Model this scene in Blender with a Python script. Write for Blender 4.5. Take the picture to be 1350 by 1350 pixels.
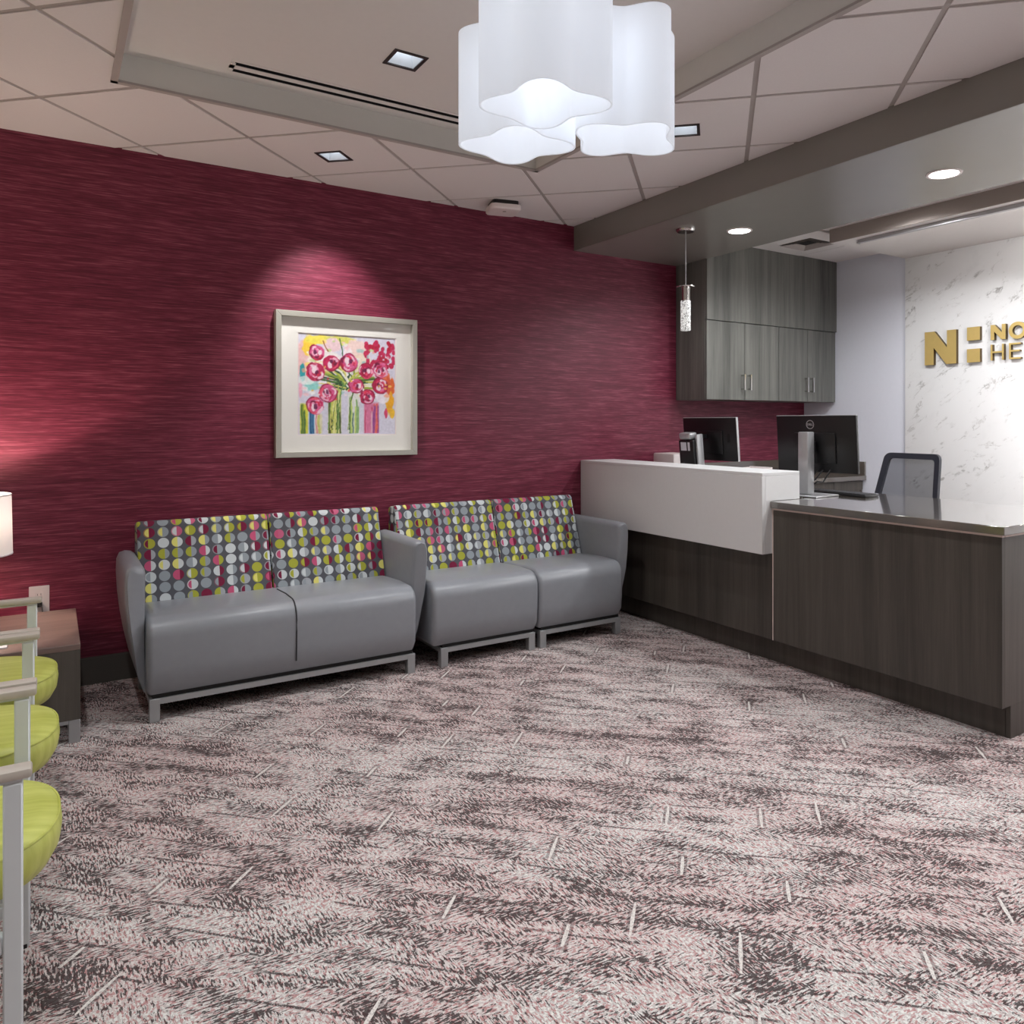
import bpy, bmesh, math, random
import numpy as np
from mathutils import Vector, Matrix

# ------------------------------------------------------------------ scene, camera, light, exposure
for o in list(bpy.data.objects):
    bpy.data.objects.remove(o, do_unlink=True)
SC = bpy.context.scene
COL = SC.collection
PI = math.pi
R = math.radians

cam_d = bpy.data.cameras.new('camera')
cam = bpy.data.objects.new('camera', cam_d)
COL.objects.link(cam)
cam.location = (0, 0, 1.327)
cam.rotation_euler = (R(90), 0, R(-33.57))
cam_d.sensor_width = 36
cam_d.lens = 1012 / 1350 * 36
cam_d.shift_x = (675 - 740) / 1350
cam_d.shift_y = (557 - 675) / 1350
cam_d.clip_start = .02
SC.camera = cam

SC.view_settings.view_transform = 'Standard'
SC.view_settings.look = 'None'
SC.view_settings.gamma = 1
SC.view_settings.use_curve_mapping = False
SC.view_settings.exposure = 0.3

wd = bpy.data.worlds.new('world')
SC.world = wd
wd.use_nodes = True
wd.node_tree.nodes['Background'].inputs[0].default_value = (.5, .5, .52, 1)
wd.node_tree.nodes['Background'].inputs[1].default_value = .3

# lamp powers (watts) used by the fixtures' own builders below
P_SPOT = 40.0        # square recessed downlights, seen and added
P_PICTURE = 62.0     # adjustable downlight over the picture
P_ROUND = 26.0       # round soffit downlights
P_BULB = .17         # chandelier bulbs
P_TABLE = 26.0        # table lamp bulb
P_LINEAR = 50.0      # linear wall washer above the stone wall
P_BACK_FILL = 66.0        # unseen round lights added to brighten the desk area

# levels of the place
CE = 2.743      # tiled ceiling
WY = 4.57       # red wall
XR = 5.667      # end wall behind the desk
XL = -0.9       # wall behind the green chairs
YB = -3.6       # wall behind the camera
SF0, SF1, SFZ = 3.14, 4.13, 2.566   # soffit
TX0, TX1, TY0, TY1, TZ = .224, 2.259, .08, 3.662, 2.86   # ceiling tray
ZH = 2.715      # ceiling behind the soffit

# ------------------------------------------------------------------ helpers
def s2l(c):
    return tuple((x / 255 / 12.92) if x / 255 <= .04045 else ((x / 255 + .055) / 1.055) ** 2.4 for x in c)

def col(r, g, b):
    return s2l((r, g, b)) + (1,)

class NT:
    """small wrapper to write node graphs"""
    def __init__(s, name):
        s.m = bpy.data.materials.new(name)
        s.m.use_nodes = True
        s.t = s.m.node_tree
        s.b = s.t.nodes['Principled BSDF']
        s.out = s.t.nodes['Material Output']
    def n(s, typ, **kw):
        nd = s.t.nodes.new('ShaderNode' + typ)
        for k, v in kw.items():
            setattr(nd, k, v)
        return nd
    def put(s, inp, v):
        if hasattr(v, 'is_linked') or isinstance(v, bpy.types.NodeSocket):
            s.t.links.new(v, inp)
        else:
            inp.default_value = v
    def math(s, op, a, b=0.0, c=0.0):
        nd = s.n('Math', operation=op)
        s.put(nd.inputs[0], a); s.put(nd.inputs[1], b); s.put(nd.inputs[2], c)
        return nd.outputs[0]
    def mix(s, f, a, b, blend='MIX'):
        nd = s.n('Mix', data_type='RGBA', blend_type=blend)
        s.put(nd.inputs[0], f); s.put(nd.inputs[6], a); s.put(nd.inputs[7], b)
        return nd.outputs[2]
    def noise(s, vec, scale=5, detail=2, rough=.5, dist=0):
        nd = s.n('TexNoise')
        s.put(nd.inputs['Vector'], vec)
        nd.inputs['Scale'].default_value = scale
        nd.inputs['Detail'].default_value = detail
        nd.inputs['Roughness'].default_value = rough
        nd.inputs['Distortion'].default_value = dist
        return nd.outputs[0]
    def mapping(s, vec, scale=(1, 1, 1), rot=(0, 0, 0), loc=(0, 0, 0)):
        nd = s.n('Mapping')
        s.put(nd.inputs[0], vec)
        nd.inputs['Location'].default_value = loc
        nd.inputs['Rotation'].default_value = rot
        nd.inputs['Scale'].default_value = scale
        return nd.outputs[0]
    def step(s, v, lo, hi):
        nd = s.n('MapRange', interpolation_type='SMOOTHSTEP')
        s.put(nd.inputs[0], v)
        nd.inputs[1].default_value = lo; nd.inputs[2].default_value = hi
        return nd.outputs[0]
    def ramp(s, v, stops, interp='LINEAR'):
        nd = s.n('ValToRGB')
        cr = nd.color_ramp
        cr.interpolation = interp
        while len(cr.elements) < len(stops):
            cr.elements.new(.5)
        for e, (p, c) in zip(cr.elements, stops):
            e.position = p; e.color = c
        s.put(nd.inputs[0], v)
        return nd.outputs[0]
    def xyz(s, v):
        nd = s.n('SeparateXYZ'); s.put(nd.inputs[0], v)
        return nd.outputs
    def comb(s, x, y, z=0.0):
        nd = s.n('CombineXYZ')
        s.put(nd.inputs[0], x); s.put(nd.inputs[1], y); s.put(nd.inputs[2], z)
        return nd.outputs[0]
    def bump(s, h, strength=.3, dist=.002):
        nd = s.n('Bump')
        nd.inputs['Strength'].default_value = strength
        nd.inputs['Distance'].default_value = dist
        s.put(nd.inputs['Height'], h)
        s.t.links.new(nd.outputs[0], s.b.inputs['Normal'])
    def base(s, c): s.put(s.b.inputs['Base Color'], c)
    def rough(s, v): s.put(s.b.inputs['Roughness'], v)
    def pos(s): return s.n('NewGeometry').outputs['Position']
    def obj(s): return s.n('TexCoord').outputs['Object']
    def uv(s): return s.n('TexCoord').outputs['UV']

def plain(name, c, rough=.5, metal=0, spec=.5, grain=.05, gscale=40, bump=0):
    """plain coloured surface with a faint procedural mottling"""
    t = NT(name)
    n = t.noise(t.pos(), gscale, 3)
    d = tuple(x * (1 - grain) for x in c[:3]) + (1,)
    u = tuple(min(1, x * (1 + grain)) for x in c[:3]) + (1,)
    t.base(t.mix(n, d, u))
    t.rough(rough)
    t.b.inputs['Metallic'].default_value = metal
    t.b.inputs['Specular IOR Level'].default_value = spec
    if bump:
        t.bump(n, bump, .002)
    return t.m

def emit(name, c, strength):
    t = NT(name)
    t.b.inputs['Base Color'].default_value = c
    t.b.inputs['Emission Color'].default_value = c
    t.b.inputs['Emission Strength'].default_value = strength
    return t.m

# ------------------------------------------------------------------ mesh helpers
def mesh_obj(name, bm, mat, parent=None, smooth=None, loc=None, rotz=0):
    bm.normal_update()
    me = bpy.data.meshes.new(name)
    bm.to_mesh(me); bm.free()
    if smooth is not None:
        for p in me.polygons: p.use_smooth = True
        me.set_sharp_from_angle(angle=R(smooth))
    if mat: me.materials.append(mat)
    return link(name, me, parent, loc, rotz)

def link(name, me, parent=None, loc=None, rotz=0):
    o = bpy.data.objects.new(name, me)
    COL.objects.link(o)
    if parent is not None: o.parent = parent
    if loc is not None: o.location = loc
    if rotz: o.rotation_euler = (0, 0, rotz)
    return o

def empty(name, loc=(0, 0, 0), rotz=0):
    return link(name, None, None, loc, rotz)

def tag(o, label=None, cat=None, group=None, kind=None):
    if label: o['label'] = label
    if cat: o['category'] = cat
    if group: o['group'] = group
    if kind: o['kind'] = kind
    return o

def box(bm, x0, x1, y0, y1, z0, z1, mtx=None):
    vs = [bm.verts.new((x, y, z)) for z in (z0, z1) for x, y in ((x0, y0), (x1, y0), (x1, y1), (x0, y1))]
    if mtx is not None:
        for v in vs: v.co = mtx @ v.co
    fs = [(0, 3, 2, 1), (4, 5, 6, 7), (0, 1, 5, 4), (1, 2, 6, 5), (2, 3, 7, 6), (3, 0, 4, 7)]
    return vs, [bm.faces.new([vs[i] for i in f]) for f in fs]

def bevel(bm, off, seg=2, edges=None):
    bmesh.ops.bevel(bm, geom=list(edges if edges is not None else bm.edges), offset=off, segments=seg, affect='EDGES', profile=.5, clamp_overlap=True)

def boxo(name, b, mat, parent=None, bev=0, seg=2, smooth=None, mtx=None):
    bm = bmesh.new()
    box(bm, *b, mtx=mtx)
    if bev: bevel(bm, bev, seg)
    return mesh_obj(name, bm, mat, parent, smooth if smooth is not None else (40 if bev else None))

def boxes(name, bs, mat, parent=None, bev=0):
    bm = bmesh.new()
    for b in bs: box(bm, *b)
    if bev: bevel(bm, bev, 1)
    return mesh_obj(name, bm, mat, parent, 40 if bev else None)

def cyl(bm, cx, cy, z0, z1, r0, r1=None, seg=24, caps=(True, True), ax='Z'):
    r1 = r0 if r1 is None else r1
    a = [bm.verts.new((cx + r0 * math.cos(2 * PI * i / seg), cy + r0 * math.sin(2 * PI * i / seg), z0)) for i in range(seg)]
    b = [bm.verts.new((cx + r1 * math.cos(2 * PI * i / seg), cy + r1 * math.sin(2 * PI * i / seg), z1)) for i in range(seg)]
    for i in range(seg):
        j = (i + 1) % seg
        bm.faces.new((a[i], a[j], b[j], b[i]))
    if caps[0]: bm.faces.new(a[::-1])
    if caps[1]: bm.faces.new(b)
    return a + b

def cylo(name, cx, cy, z0, z1, r0, mat, parent=None, r1=None, seg=24, caps=(True, True)):
    bm = bmesh.new(); cyl(bm, cx, cy, z0, z1, r0, r1, seg, caps)
    return mesh_obj(name, bm, mat, parent, 40)

def lathe(name, prof, mat, parent=None, seg=32, c=(0, 0)):
    bm = bmesh.new()
    rings = []
    for r, z in prof:
        rings.append([bm.verts.new((c[0] + r * math.cos(2 * PI * i / seg), c[1] + r * math.sin(2 * PI * i / seg), z)) for i in range(seg)])
    for a, b in zip(rings, rings[1:]):
        for i in range(seg):
            j = (i + 1) % seg
            bm.faces.new((a[i], a[j], b[j], b[i]))
    if prof[0][0] > 1e-6: bm.faces.new(rings[0][::-1])
    if prof[-1][0] > 1e-6: bm.faces.new(rings[-1])
    bmesh.ops.remove_doubles(bm, verts=bm.verts, dist=1e-6)
    bmesh.ops.recalc_face_normals(bm, faces=bm.faces)
    return mesh_obj(name, bm, mat, parent, 45)

def tube(name, pts, r, mat, parent=None, seg=8):
    bm = bmesh.new()
    pts = [Vector(p) for p in pts]
    rings = []
    up = Vector((0, 0, 1))
    for i, p in enumerate(pts):
        d = (pts[min(i + 1, len(pts) - 1)] - pts[max(i - 1, 0)]).normalized()
        a = d.cross(up)
        if a.length < 1e-3: a = d.cross(Vector((1, 0, 0)))
        a.normalize(); b = d.cross(a)
        rings.append([bm.verts.new(p + r * (math.cos(2 * PI * k / seg) * a + math.sin(2 * PI * k / seg) * b)) for k in range(seg)])
    for q, w in zip(rings, rings[1:]):
        for k in range(seg):
            bm.faces.new((q[k], q[(k + 1) % seg], w[(k + 1) % seg], w[k]))
    bm.faces.new(rings[0][::-1]); bm.faces.new(rings[-1])
    bmesh.ops.recalc_face_normals(bm, faces=bm.faces)
    return mesh_obj(name, bm, mat, parent, 60)

def profile(name, pts, x0, x1, mat, parent=None, bev=0, seg=3, smooth=35, uv=False):
    """closed (y,z) outline swept along x; ends rounded"""
    bm = bmesh.new()
    n = len(pts)
    arc = [0]
    for i in range(n): arc.append(arc[-1] + math.dist(pts[i], pts[(i + 1) % n]))
    lay = bm.loops.layers.uv.new('UVMap') if uv else None
    a = [bm.verts.new((x0, y, z)) for y, z in pts]
    b = [bm.verts.new((x1, y, z)) for y, z in pts]
    for i in range(n):
        j = (i + 1) % n
        f = bm.faces.new((a[i], a[j], b[j], b[i]))
        if uv:
            for l, q in zip(f.loops, ((x0, arc[i]), (x0, arc[i + 1]), (x1, arc[i + 1]), (x1, arc[i]))): l[lay].uv = q
    for vs, x, sg in ((a[::-1], x0, -1), (b, x1, 1)):
        f = bm.faces.new(vs)
        if uv:
            for l in f.loops: l[lay].uv = (x + sg * (l.vert.co.y - 4.3), l.vert.co.z)
    bmesh.ops.recalc_face_normals(bm, faces=bm.faces)
    if bev:
        es = [e for e in bm.edges if (abs(e.verts[0].co.x - x0) < 1e-6 and abs(e.verts[1].co.x - x0) < 1e-6) or (abs(e.verts[0].co.x - x1) < 1e-6 and abs(e.verts[1].co.x - x1) < 1e-6)]
        bevel(bm, bev, seg, es)
    return mesh_obj(name, bm, mat, parent, smooth)

def arcpts(cy, cz, r, a0, a1, n=6):
    return [(cy + r * math.cos(R(a0 + (a1 - a0) * i / n)), cz + r * math.sin(R(a0 + (a1 - a0) * i / n))) for i in range(n + 1)]

def copy_tree(o, parent=None):
    c = o.copy(); COL.objects.link(c); c.parent = parent
    for ch in list(o.children): copy_tree(ch, c)
    return c

# convex polygon tools for cutting the ceiling
def clip(poly, a, b, c):
    """keep a*x+b*y<=c"""
    out = []
    for i in range(len(poly)):
        p, q = poly[i], poly[(i + 1) % len(poly)]
        dp, dq = a * p[0] + b * p[1] - c, a * q[0] + b * q[1] - c
        if dp <= 0: out.append(p)
        if dp * dq < 0:
            t = dp / (dp - dq)
            out.append((p[0] + t * (q[0] - p[0]), p[1] + t * (q[1] - p[1])))
    return out

def area(p):
    return .5 * sum(p[i][0] * p[(i + 1) % len(p)][1] - p[(i + 1) % len(p)][0] * p[i][1] for i in range(len(p))) if len(p) > 2 else 0

def planes(poly):
    """half planes (inside <=0) of a ccw convex polygon"""
    r = []
    for i in range(len(poly)):
        p, q = poly[i], poly[(i + 1) % len(poly)]
        a, b = q[1] - p[1], p[0] - q[0]
        r.append((a, b, a * p[0] + b * p[1]))
    return r

def inter(poly, cutter):
    for a, b, c in planes(cutter):
        poly = clip(poly, a, b, c)
        if len(poly) < 3: return []
    return poly

def minus(poly, cutter):
    if not inter(poly, cutter): return [poly]
    res, rest = [], poly
    for a, b, c in planes(cutter):
        o = clip(rest, -a, -b, -c)
        if abs(area(o)) > 1e-6: res.append(o)
        rest = clip(rest, a, b, c)
        if len(rest) < 3: break
    return res

def rect(x0, x1, y0, y1): return [(x0, y0), (x1, y0), (x1, y1), (x0, y1)]

def sq(cx, cy, s, rot=0):
    return [(cx + s / 2 * (dx * math.cos(rot) - dy * math.sin(rot)), cy + s / 2 * (dx * math.sin(rot) + dy * math.cos(rot))) for dx, dy in ((-1, -1), (1, -1), (1, 1), (-1, 1))]

def slab(bm, poly, z0, z1):
    if area(poly) < 0: poly = poly[::-1]
    a = [bm.verts.new((x, y, z0)) for x, y in poly]
    b = [bm.verts.new((x, y, z1)) for x, y in poly]
    bm.faces.new(a[::-1]); bm.faces.new(b)
    for i in range(len(poly)):
        j = (i + 1) % len(poly)
        bm.faces.new((a[i], a[j], b[j], b[i]))

# ------------------------------------------------------------------ materials
def m_wallcover():
    t = NT('red_grasscloth')
    p = t.pos()
    a = t.noise(t.mapping(p, (6.5, 6.5, 190)), 1, 3, .6, .3)
    b = t.noise(t.mapping(p, (16, 16, 380)), 1, 2, .5)
    c = t.noise(t.mapping(p, (2.4, 2.4, 40)), 1, 3, .6)
    v = t.math('ADD', t.math('MULTIPLY', a, .55), t.math('ADD', t.math('MULTIPLY', b, .2), t.math('MULTIPLY', c, .25)))
    cc = t.ramp(v, [(.36, col(82, 14, 37)), (.47, col(104, 27, 51)), (.54, col(122, 41, 65)), (.66, col(158, 84, 100))])
    t.base(cc)
    t.rough(.5)
    t.b.inputs['Specular IOR Level'].default_value = .45
    t.bump(v, .5, .003)
    return t.m

def m_carpet():
    t = NT('carpet')
    p = t.mapping(t.pos(), rot=(0, 0, R(-45)))      # x' = away from the door (u), y' = across (v)
    x = t.xyz(p)
    u, v = x[0], x[1]
    wob = t.noise(p, 9, 2)
    w1 = t.math('MULTIPLY', t.math('SUBTRACT', wob, .5), .03)
    uu = t.math('ADD', u, w1)
    # density patches, long across
    dens = t.noise(t.mapping(p, (11, 4.2, 1)), 1, 3, .65)
    big = t.noise(t.mapping(p, (2.6, 1.2, 1)), 1, 2, .5)
    # slanted yarn strokes; their lean flips from patch to patch
    sel = t.step(t.noise(t.mapping(p, (13, 4, 1), loc=(3, 7, 0)), 1, 1), .485, .515)
    def strokes(ax, ay, loc):
        a_ = t.noise(t.mapping(t.mapping(p, loc=loc, rot=(0, 0, R(48))), (ax, ay, 1)), 1, 2, .55)
        b_ = t.noise(t.mapping(t.mapping(p, loc=loc, rot=(0, 0, R(-48))), (ax, ay, 1)), 1, 2, .55)
        nd = t.n('Mix', data_type='FLOAT')
        t.put(nd.inputs[0], sel); t.put(nd.inputs[2], a_); t.put(nd.inputs[3], b_)
        return nd.outputs[0]
    hatch = strokes(40, 178, (0, 0, 0))
    f1 = t.noise(p, 140, 2, .6)
    f2 = strokes(66, 150, (11, 3, 0))
    m = t.math('ADD', t.math('MULTIPLY', t.math('SUBTRACT', hatch, .5), 1.5), t.math('MULTIPLY', t.math('SUBTRACT', f1, .5), .7))
    m = t.math('ADD', m, t.math('MULTIPLY', t.math('SUBTRACT', dens, .5), 1.0))
    m = t.math('ADD', m, t.math('MULTIPLY', t.math('SUBTRACT', big, .5), .3))
    dark = t.step(m, .02, .10)
    # thin dark rows across
    fr = t.math('FRACT', t.math('ADD', t.math('DIVIDE', u, .092), t.math('MULTIPLY', t.noise(t.mapping(p, (2, 2, 1)), 1, 1), .5)))
    ln = t.math('SUBTRACT', 1.0, t.step(t.math('ABSOLUTE', t.math('SUBTRACT', fr, .5)), .03, .06))
    lm = t.step(t.noise(t.mapping(p, (9, 3.5, 1), loc=(5, 1, 0)), 1, 2), .48, .54)
    ln = t.math('MULTIPLY', t.math('MULTIPLY', ln, lm), t.step(f1, .38, .5))
    dark = t.math('MAXIMUM', dark, ln)
    # red flecks
    red = t.step(f2, .51, .57)
    # light dashes along the room
    cu = t.math('DIVIDE', u, .36); cv = t.math('DIVIDE', v, .305)
    wn = t.n('TexWhiteNoise', noise_dimensions='2D')
    t.put(wn.inputs['Vector'], t.comb(t.math('FLOOR', cu), t.math('FLOOR', cv)))
    rc = t.n('SeparateColor'); t.put(rc.inputs[0], wn.outputs['Color'])
    du = t.math('ABSOLUTE', t.math('SUBTRACT', t.math('FRACT', cu), t.math('ADD', .25, t.math('MULTIPLY', rc.outputs[0], .5))))
    dv = t.math('ABSOLUTE', t.math('SUBTRACT', t.math('FRACT', t.math('ADD', cv, t.math('MULTIPLY', w1, .5))), t.math('ADD', .1, t.math('MULTIPLY', rc.outputs[1], .8))))
    dash = t.math('MULTIPLY', t.math('LESS_THAN', du, t.math('ADD', .10, t.math('MULTIPLY', rc.outputs[1], .13))), t.math('LESS_THAN', dv, t.math('SUBTRACT', .019, t.math('MULTIPLY', du, .05))))
    dash = t.math('MULTIPLY', dash, t.math('GREATER_THAN', rc.outputs[2], .45))
    shade = t.math('MULTIPLY', t.math('LESS_THAN', du, .16), t.math('LESS_THAN', dv, .045))
    shade = t.math('MULTIPLY', shade, t.math('GREATER_THAN', rc.outputs[2], .45))
    base = t.mix(t.step(t.noise(p, 140, 1), .4, .6), col(190, 183, 180), col(220, 218, 214))
    base = t.mix(t.math('MULTIPLY', t.step(big, .4, .6), .3), base, col(200, 170, 168))
    c = t.mix(t.math('MULTIPLY', red, .68), base, col(166, 98, 98))
    c = t.mix(t.math('MULTIPLY', dark, .9), c, col(50, 41, 42))
    c = t.mix(t.math('MULTIPLY', shade, t.math('MULTIPLY', f1, .9)), c, col(70, 56, 58))
    c = t.mix(t.math('MULTIPLY', dash, t.math('ADD', .55, t.math('MULTIPLY', t.step(f1, .42, .52), .45))), c, col(218, 212, 207))
    t.base(c)
    t.rough(.95)
    t.b.inputs['Specular IOR Level'].default_value = .15
    t.bump(f1, .6, .004)
    return t.m

def m_laminate(name, d, l, vertical=True, rough=.42):
    t = NT(name)
    p = t.pos()
    sc = (34, 34, 1.1) if vertical else (1.2, 26, 26)
    sc2 = (6.5, 6.5, .25) if vertical else (.4, 5, 5)
    a = t.noise(t.mapping(p, sc), 1, 4, .6, .2)
    b = t.noise(t.mapping(p, sc2), 1, 2, .5)
    f = t.noise(t.mapping(p, tuple(x * 6 for x in sc)), 1, 2)
    v = t.math('ADD', t.math('MULTIPLY', a, .4), t.math('ADD', t.math('MULTIPLY', b, .45), t.math('MULTIPLY', f, .15)))
    t.base(t.ramp(v, [(.32, d), (.68, l)]))
    t.rough(rough)
    t.bump(f, .15, .001)
    return t.m

def m_dots():
    t = NT('dot_print_fabric')
    x = t.xyz(t.uv())
    cu = t.math('DIVIDE', x[0], .0625); cv = t.math('DIVIDE', x[1], .0555)
    iu, iv = t.math('FLOOR', cu), t.math('FLOOR', cv)
    fx = t.math('MULTIPLY', t.math('SUBTRACT', t.math('FRACT', cu), .5), .0625)
    fy = t.math('MULTIPLY', t.math('SUBTRACT', t.math('FRACT', cv), .5), .0555)
    r = t.math('SQRT', t.math('ADD', t.math('MULTIPLY', fx, fx), t.math('MULTIPLY', fy, fy)))
    wn = t.n('TexWhiteNoise', noise_dimensions='2D')
    t.put(wn.inputs['Vector'], t.comb(iu, iv))
    sp = t.n('SeparateColor'); t.put(sp.inputs[0], wn.outputs['Color'])
    pal = [(0, col(206, 212, 214)), (.17, col(150, 158, 164)), (.36, col(226, 220, 120)), (.55, col(170, 172, 60)), (.76, col(196, 84, 120)), (.88, col(120, 22, 58))]
    palR = [(0, col(150, 158, 164)), (.3, col(170, 172, 60)), (.5, col(206, 212, 214)), (.68, col(122, 24, 60)), (.78, col(166, 170, 176)), (.95, col(196, 96, 128))]
    cl = t.ramp(sp.outputs[0], pal, 'CONSTANT')
    cr = t.ramp(sp.outputs[1], palR, 'CONSTANT')
    half = t.math('GREATER_THAN', fx, t.math('MULTIPLY', t.math('SUBTRACT', sp.outputs[2], .5), .012))
    c = t.mix(half, cl, cr)
    ring = t.math('MULTIPLY', t.math('GREATER_THAN', r, .0205), t.math('LESS_THAN', sp.outputs[2], .55))
    c = t.mix(t.math('MULTIPLY', ring, .75), c, cr)
    weave = t.noise(t.mapping(t.uv(), (900, 900, 1)), 1, 1)
    bg = t.mix(weave, col(70, 72, 78), col(98, 98, 104))
    edge = t.math('SUBTRACT', 1.0, t.step(r, .0248, .0262))
    c = t.mix(edge, bg, c)
    c = t.mix(t.math('MULTIPLY', weave, .18), c, col(60, 60, 66))
    t.base(c); t.rough(.8)
    t.b.inputs['Specular IOR Level'].default_value = .25
    t.bump(weave, .2, .001)
    return t.m

def m_marble():
    t = NT('white_marble')
    p = t.pos()
    q = t.mapping(t.mapping(p, rot=(R(35), 0, 0)), (1, 1, 2.3))
    n1 = t.noise(q, 1.5, 9, .66, .35)
    n2 = t.noise(t.mapping(q, loc=(5, 2, 1)), 3.2, 9, .68, .5)
    msk = t.step(t.noise(t.mapping(q, loc=(1, 7, 3)), 3.2, 4, .6), .53, .68)
    msk2 = t.step(t.noise(t.mapping(q, loc=(9, 1, 3)), 4.5, 4, .6), .53, .66)
    v1 = t.math('SUBTRACT', 1.0, t.step(t.math('ABSOLUTE', t.math('SUBTRACT', n1, .5)), .0, .022))
    v2 = t.math('SUBTRACT', 1.0, t.step(t.math('ABSOLUTE', t.math('SUBTRACT', n2, .5)), .0, .03))
    soft = t.step(t.noise(q, 2.5, 5, .6, .6), .5, .8)
    c = t.mix(t.math('MULTIPLY', soft, .3), col(243, 243, 243), col(216, 216, 216))
    c = t.mix(t.math('MULTIPLY', t.math('MULTIPLY', v2, msk2), .5), c, col(160, 156, 150))
    c = t.mix(t.math('MULTIPLY', t.math('MULTIPLY', v1, msk), .75), c, col(120, 116, 110))
    t.base(c); t.rough(.22)
    return t.m

def m_lime():
    t = NT('lime_vinyl')
    p = t.obj()
    a = t.noise(t.mapping(p, (5, 60, 5)), 1, 3, .6, .3)
    b = t.noise(t.mapping(p, (1, 9, 1)), 1, 2)
    v = t.math('ADD', t.math('MULTIPLY', a, .5), t.math('MULTIPLY', b, .5))
    t.base(t.ramp(v, [(.35, col(170, 176, 72)), (.65, col(202, 206, 112))]))
    t.rough(.45)
    return t.m

def m_shade(name, c, em, trans=.5):
    """opal lamp shade: lets the bulb's light through and glows"""
    t = NT(name)
    df = t.n('BsdfDiffuse'); df.inputs[0].default_value = c
    tr = t.n('BsdfTranslucent'); tr.inputs[0].default_value = c
    mx = t.n('MixShader'); mx.inputs[0].default_value = trans
    t.t.links.new(df.outputs[0], mx.inputs[1]); t.t.links.new(tr.outputs[0], mx.inputs[2])
    gl = t.n('BsdfGlossy'); gl.inputs['Roughness'].default_value = .12
    m2 = t.n('MixShader'); m2.inputs[0].default_value = .05
    t.t.links.new(mx.outputs[0], m2.inputs[1]); t.t.links.new(gl.outputs[0], m2.inputs[2])
    e = t.n('Emission'); e.inputs[0].default_value = c; e.inputs[1].default_value = em
    ad = t.n('AddShader')
    t.t.links.new(m2.outputs[0], ad.inputs[0]); t.t.links.new(e.outputs[0], ad.inputs[1])
    t.t.links.new(ad.outputs[0], t.out.inputs[0])
    return t.m

def m_clear(name, tint, gloss=.08, rough=.03):
    t = NT(name)
    tr = t.n('BsdfTransparent'); tr.inputs[0].default_value = tint
    gl = t.n('BsdfGlossy'); gl.inputs['Roughness'].default_value = rough
    mx = t.n('MixShader'); mx.inputs[0].default_value = gloss
    t.t.links.new(tr.outputs[0], mx.inputs[1]); t.t.links.new(gl.outputs[0], mx.inputs[2])
    t.t.links.new(mx.outputs[0], t.out.inputs[0])
    return t.m

def m_crystal():
    t = NT('bubble_glass')
    n = t.noise(t.pos(), 75, 2, .6, 1.5)
    c = t.ramp(n, [(.4, (.05, .05, .05, 1)), (.5, (.9, .9, .88, 1)), (.6, (.25, .25, .25, 1))])
    t.base(c)
    t.put(t.b.inputs['Emission Color'], c)
    t.b.inputs['Emission Strength'].default_value = .75
    t.rough(.05)
    return t.m

def m_meshfab():
    t = NT('chair_mesh')
    tr = t.n('BsdfTransparent')
    df = t.n('BsdfDiffuse'); df.inputs[0].default_value = col(78, 80, 88)
    mx = t.n('MixShader')
    p = t.xyz(t.obj())
    a = t.math('SINE', t.math('MULTIPLY', p[1], 1400)); b = t.math('SINE', t.math('MULTIPLY', p[2], 1400))
    f = t.math('ADD', .7, t.math('MULTIPLY', t.math('MULTIPLY', a, b), .1))
    t.put(mx.inputs[0], f)
    t.t.links.new(tr.outputs[0], mx.inputs[1]); t.t.links.new(df.outputs[0], mx.inputs[2])
    t.t.links.new(mx.outputs[0], t.out.inputs[0])
    return t.m

def m_attr():
    t = NT('print_ink')
    a = t.n('VertexColor'); a.layer_name = 'Col'
    t.base(a.outputs[0]); t.rough(.7)
    return t.m

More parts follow.
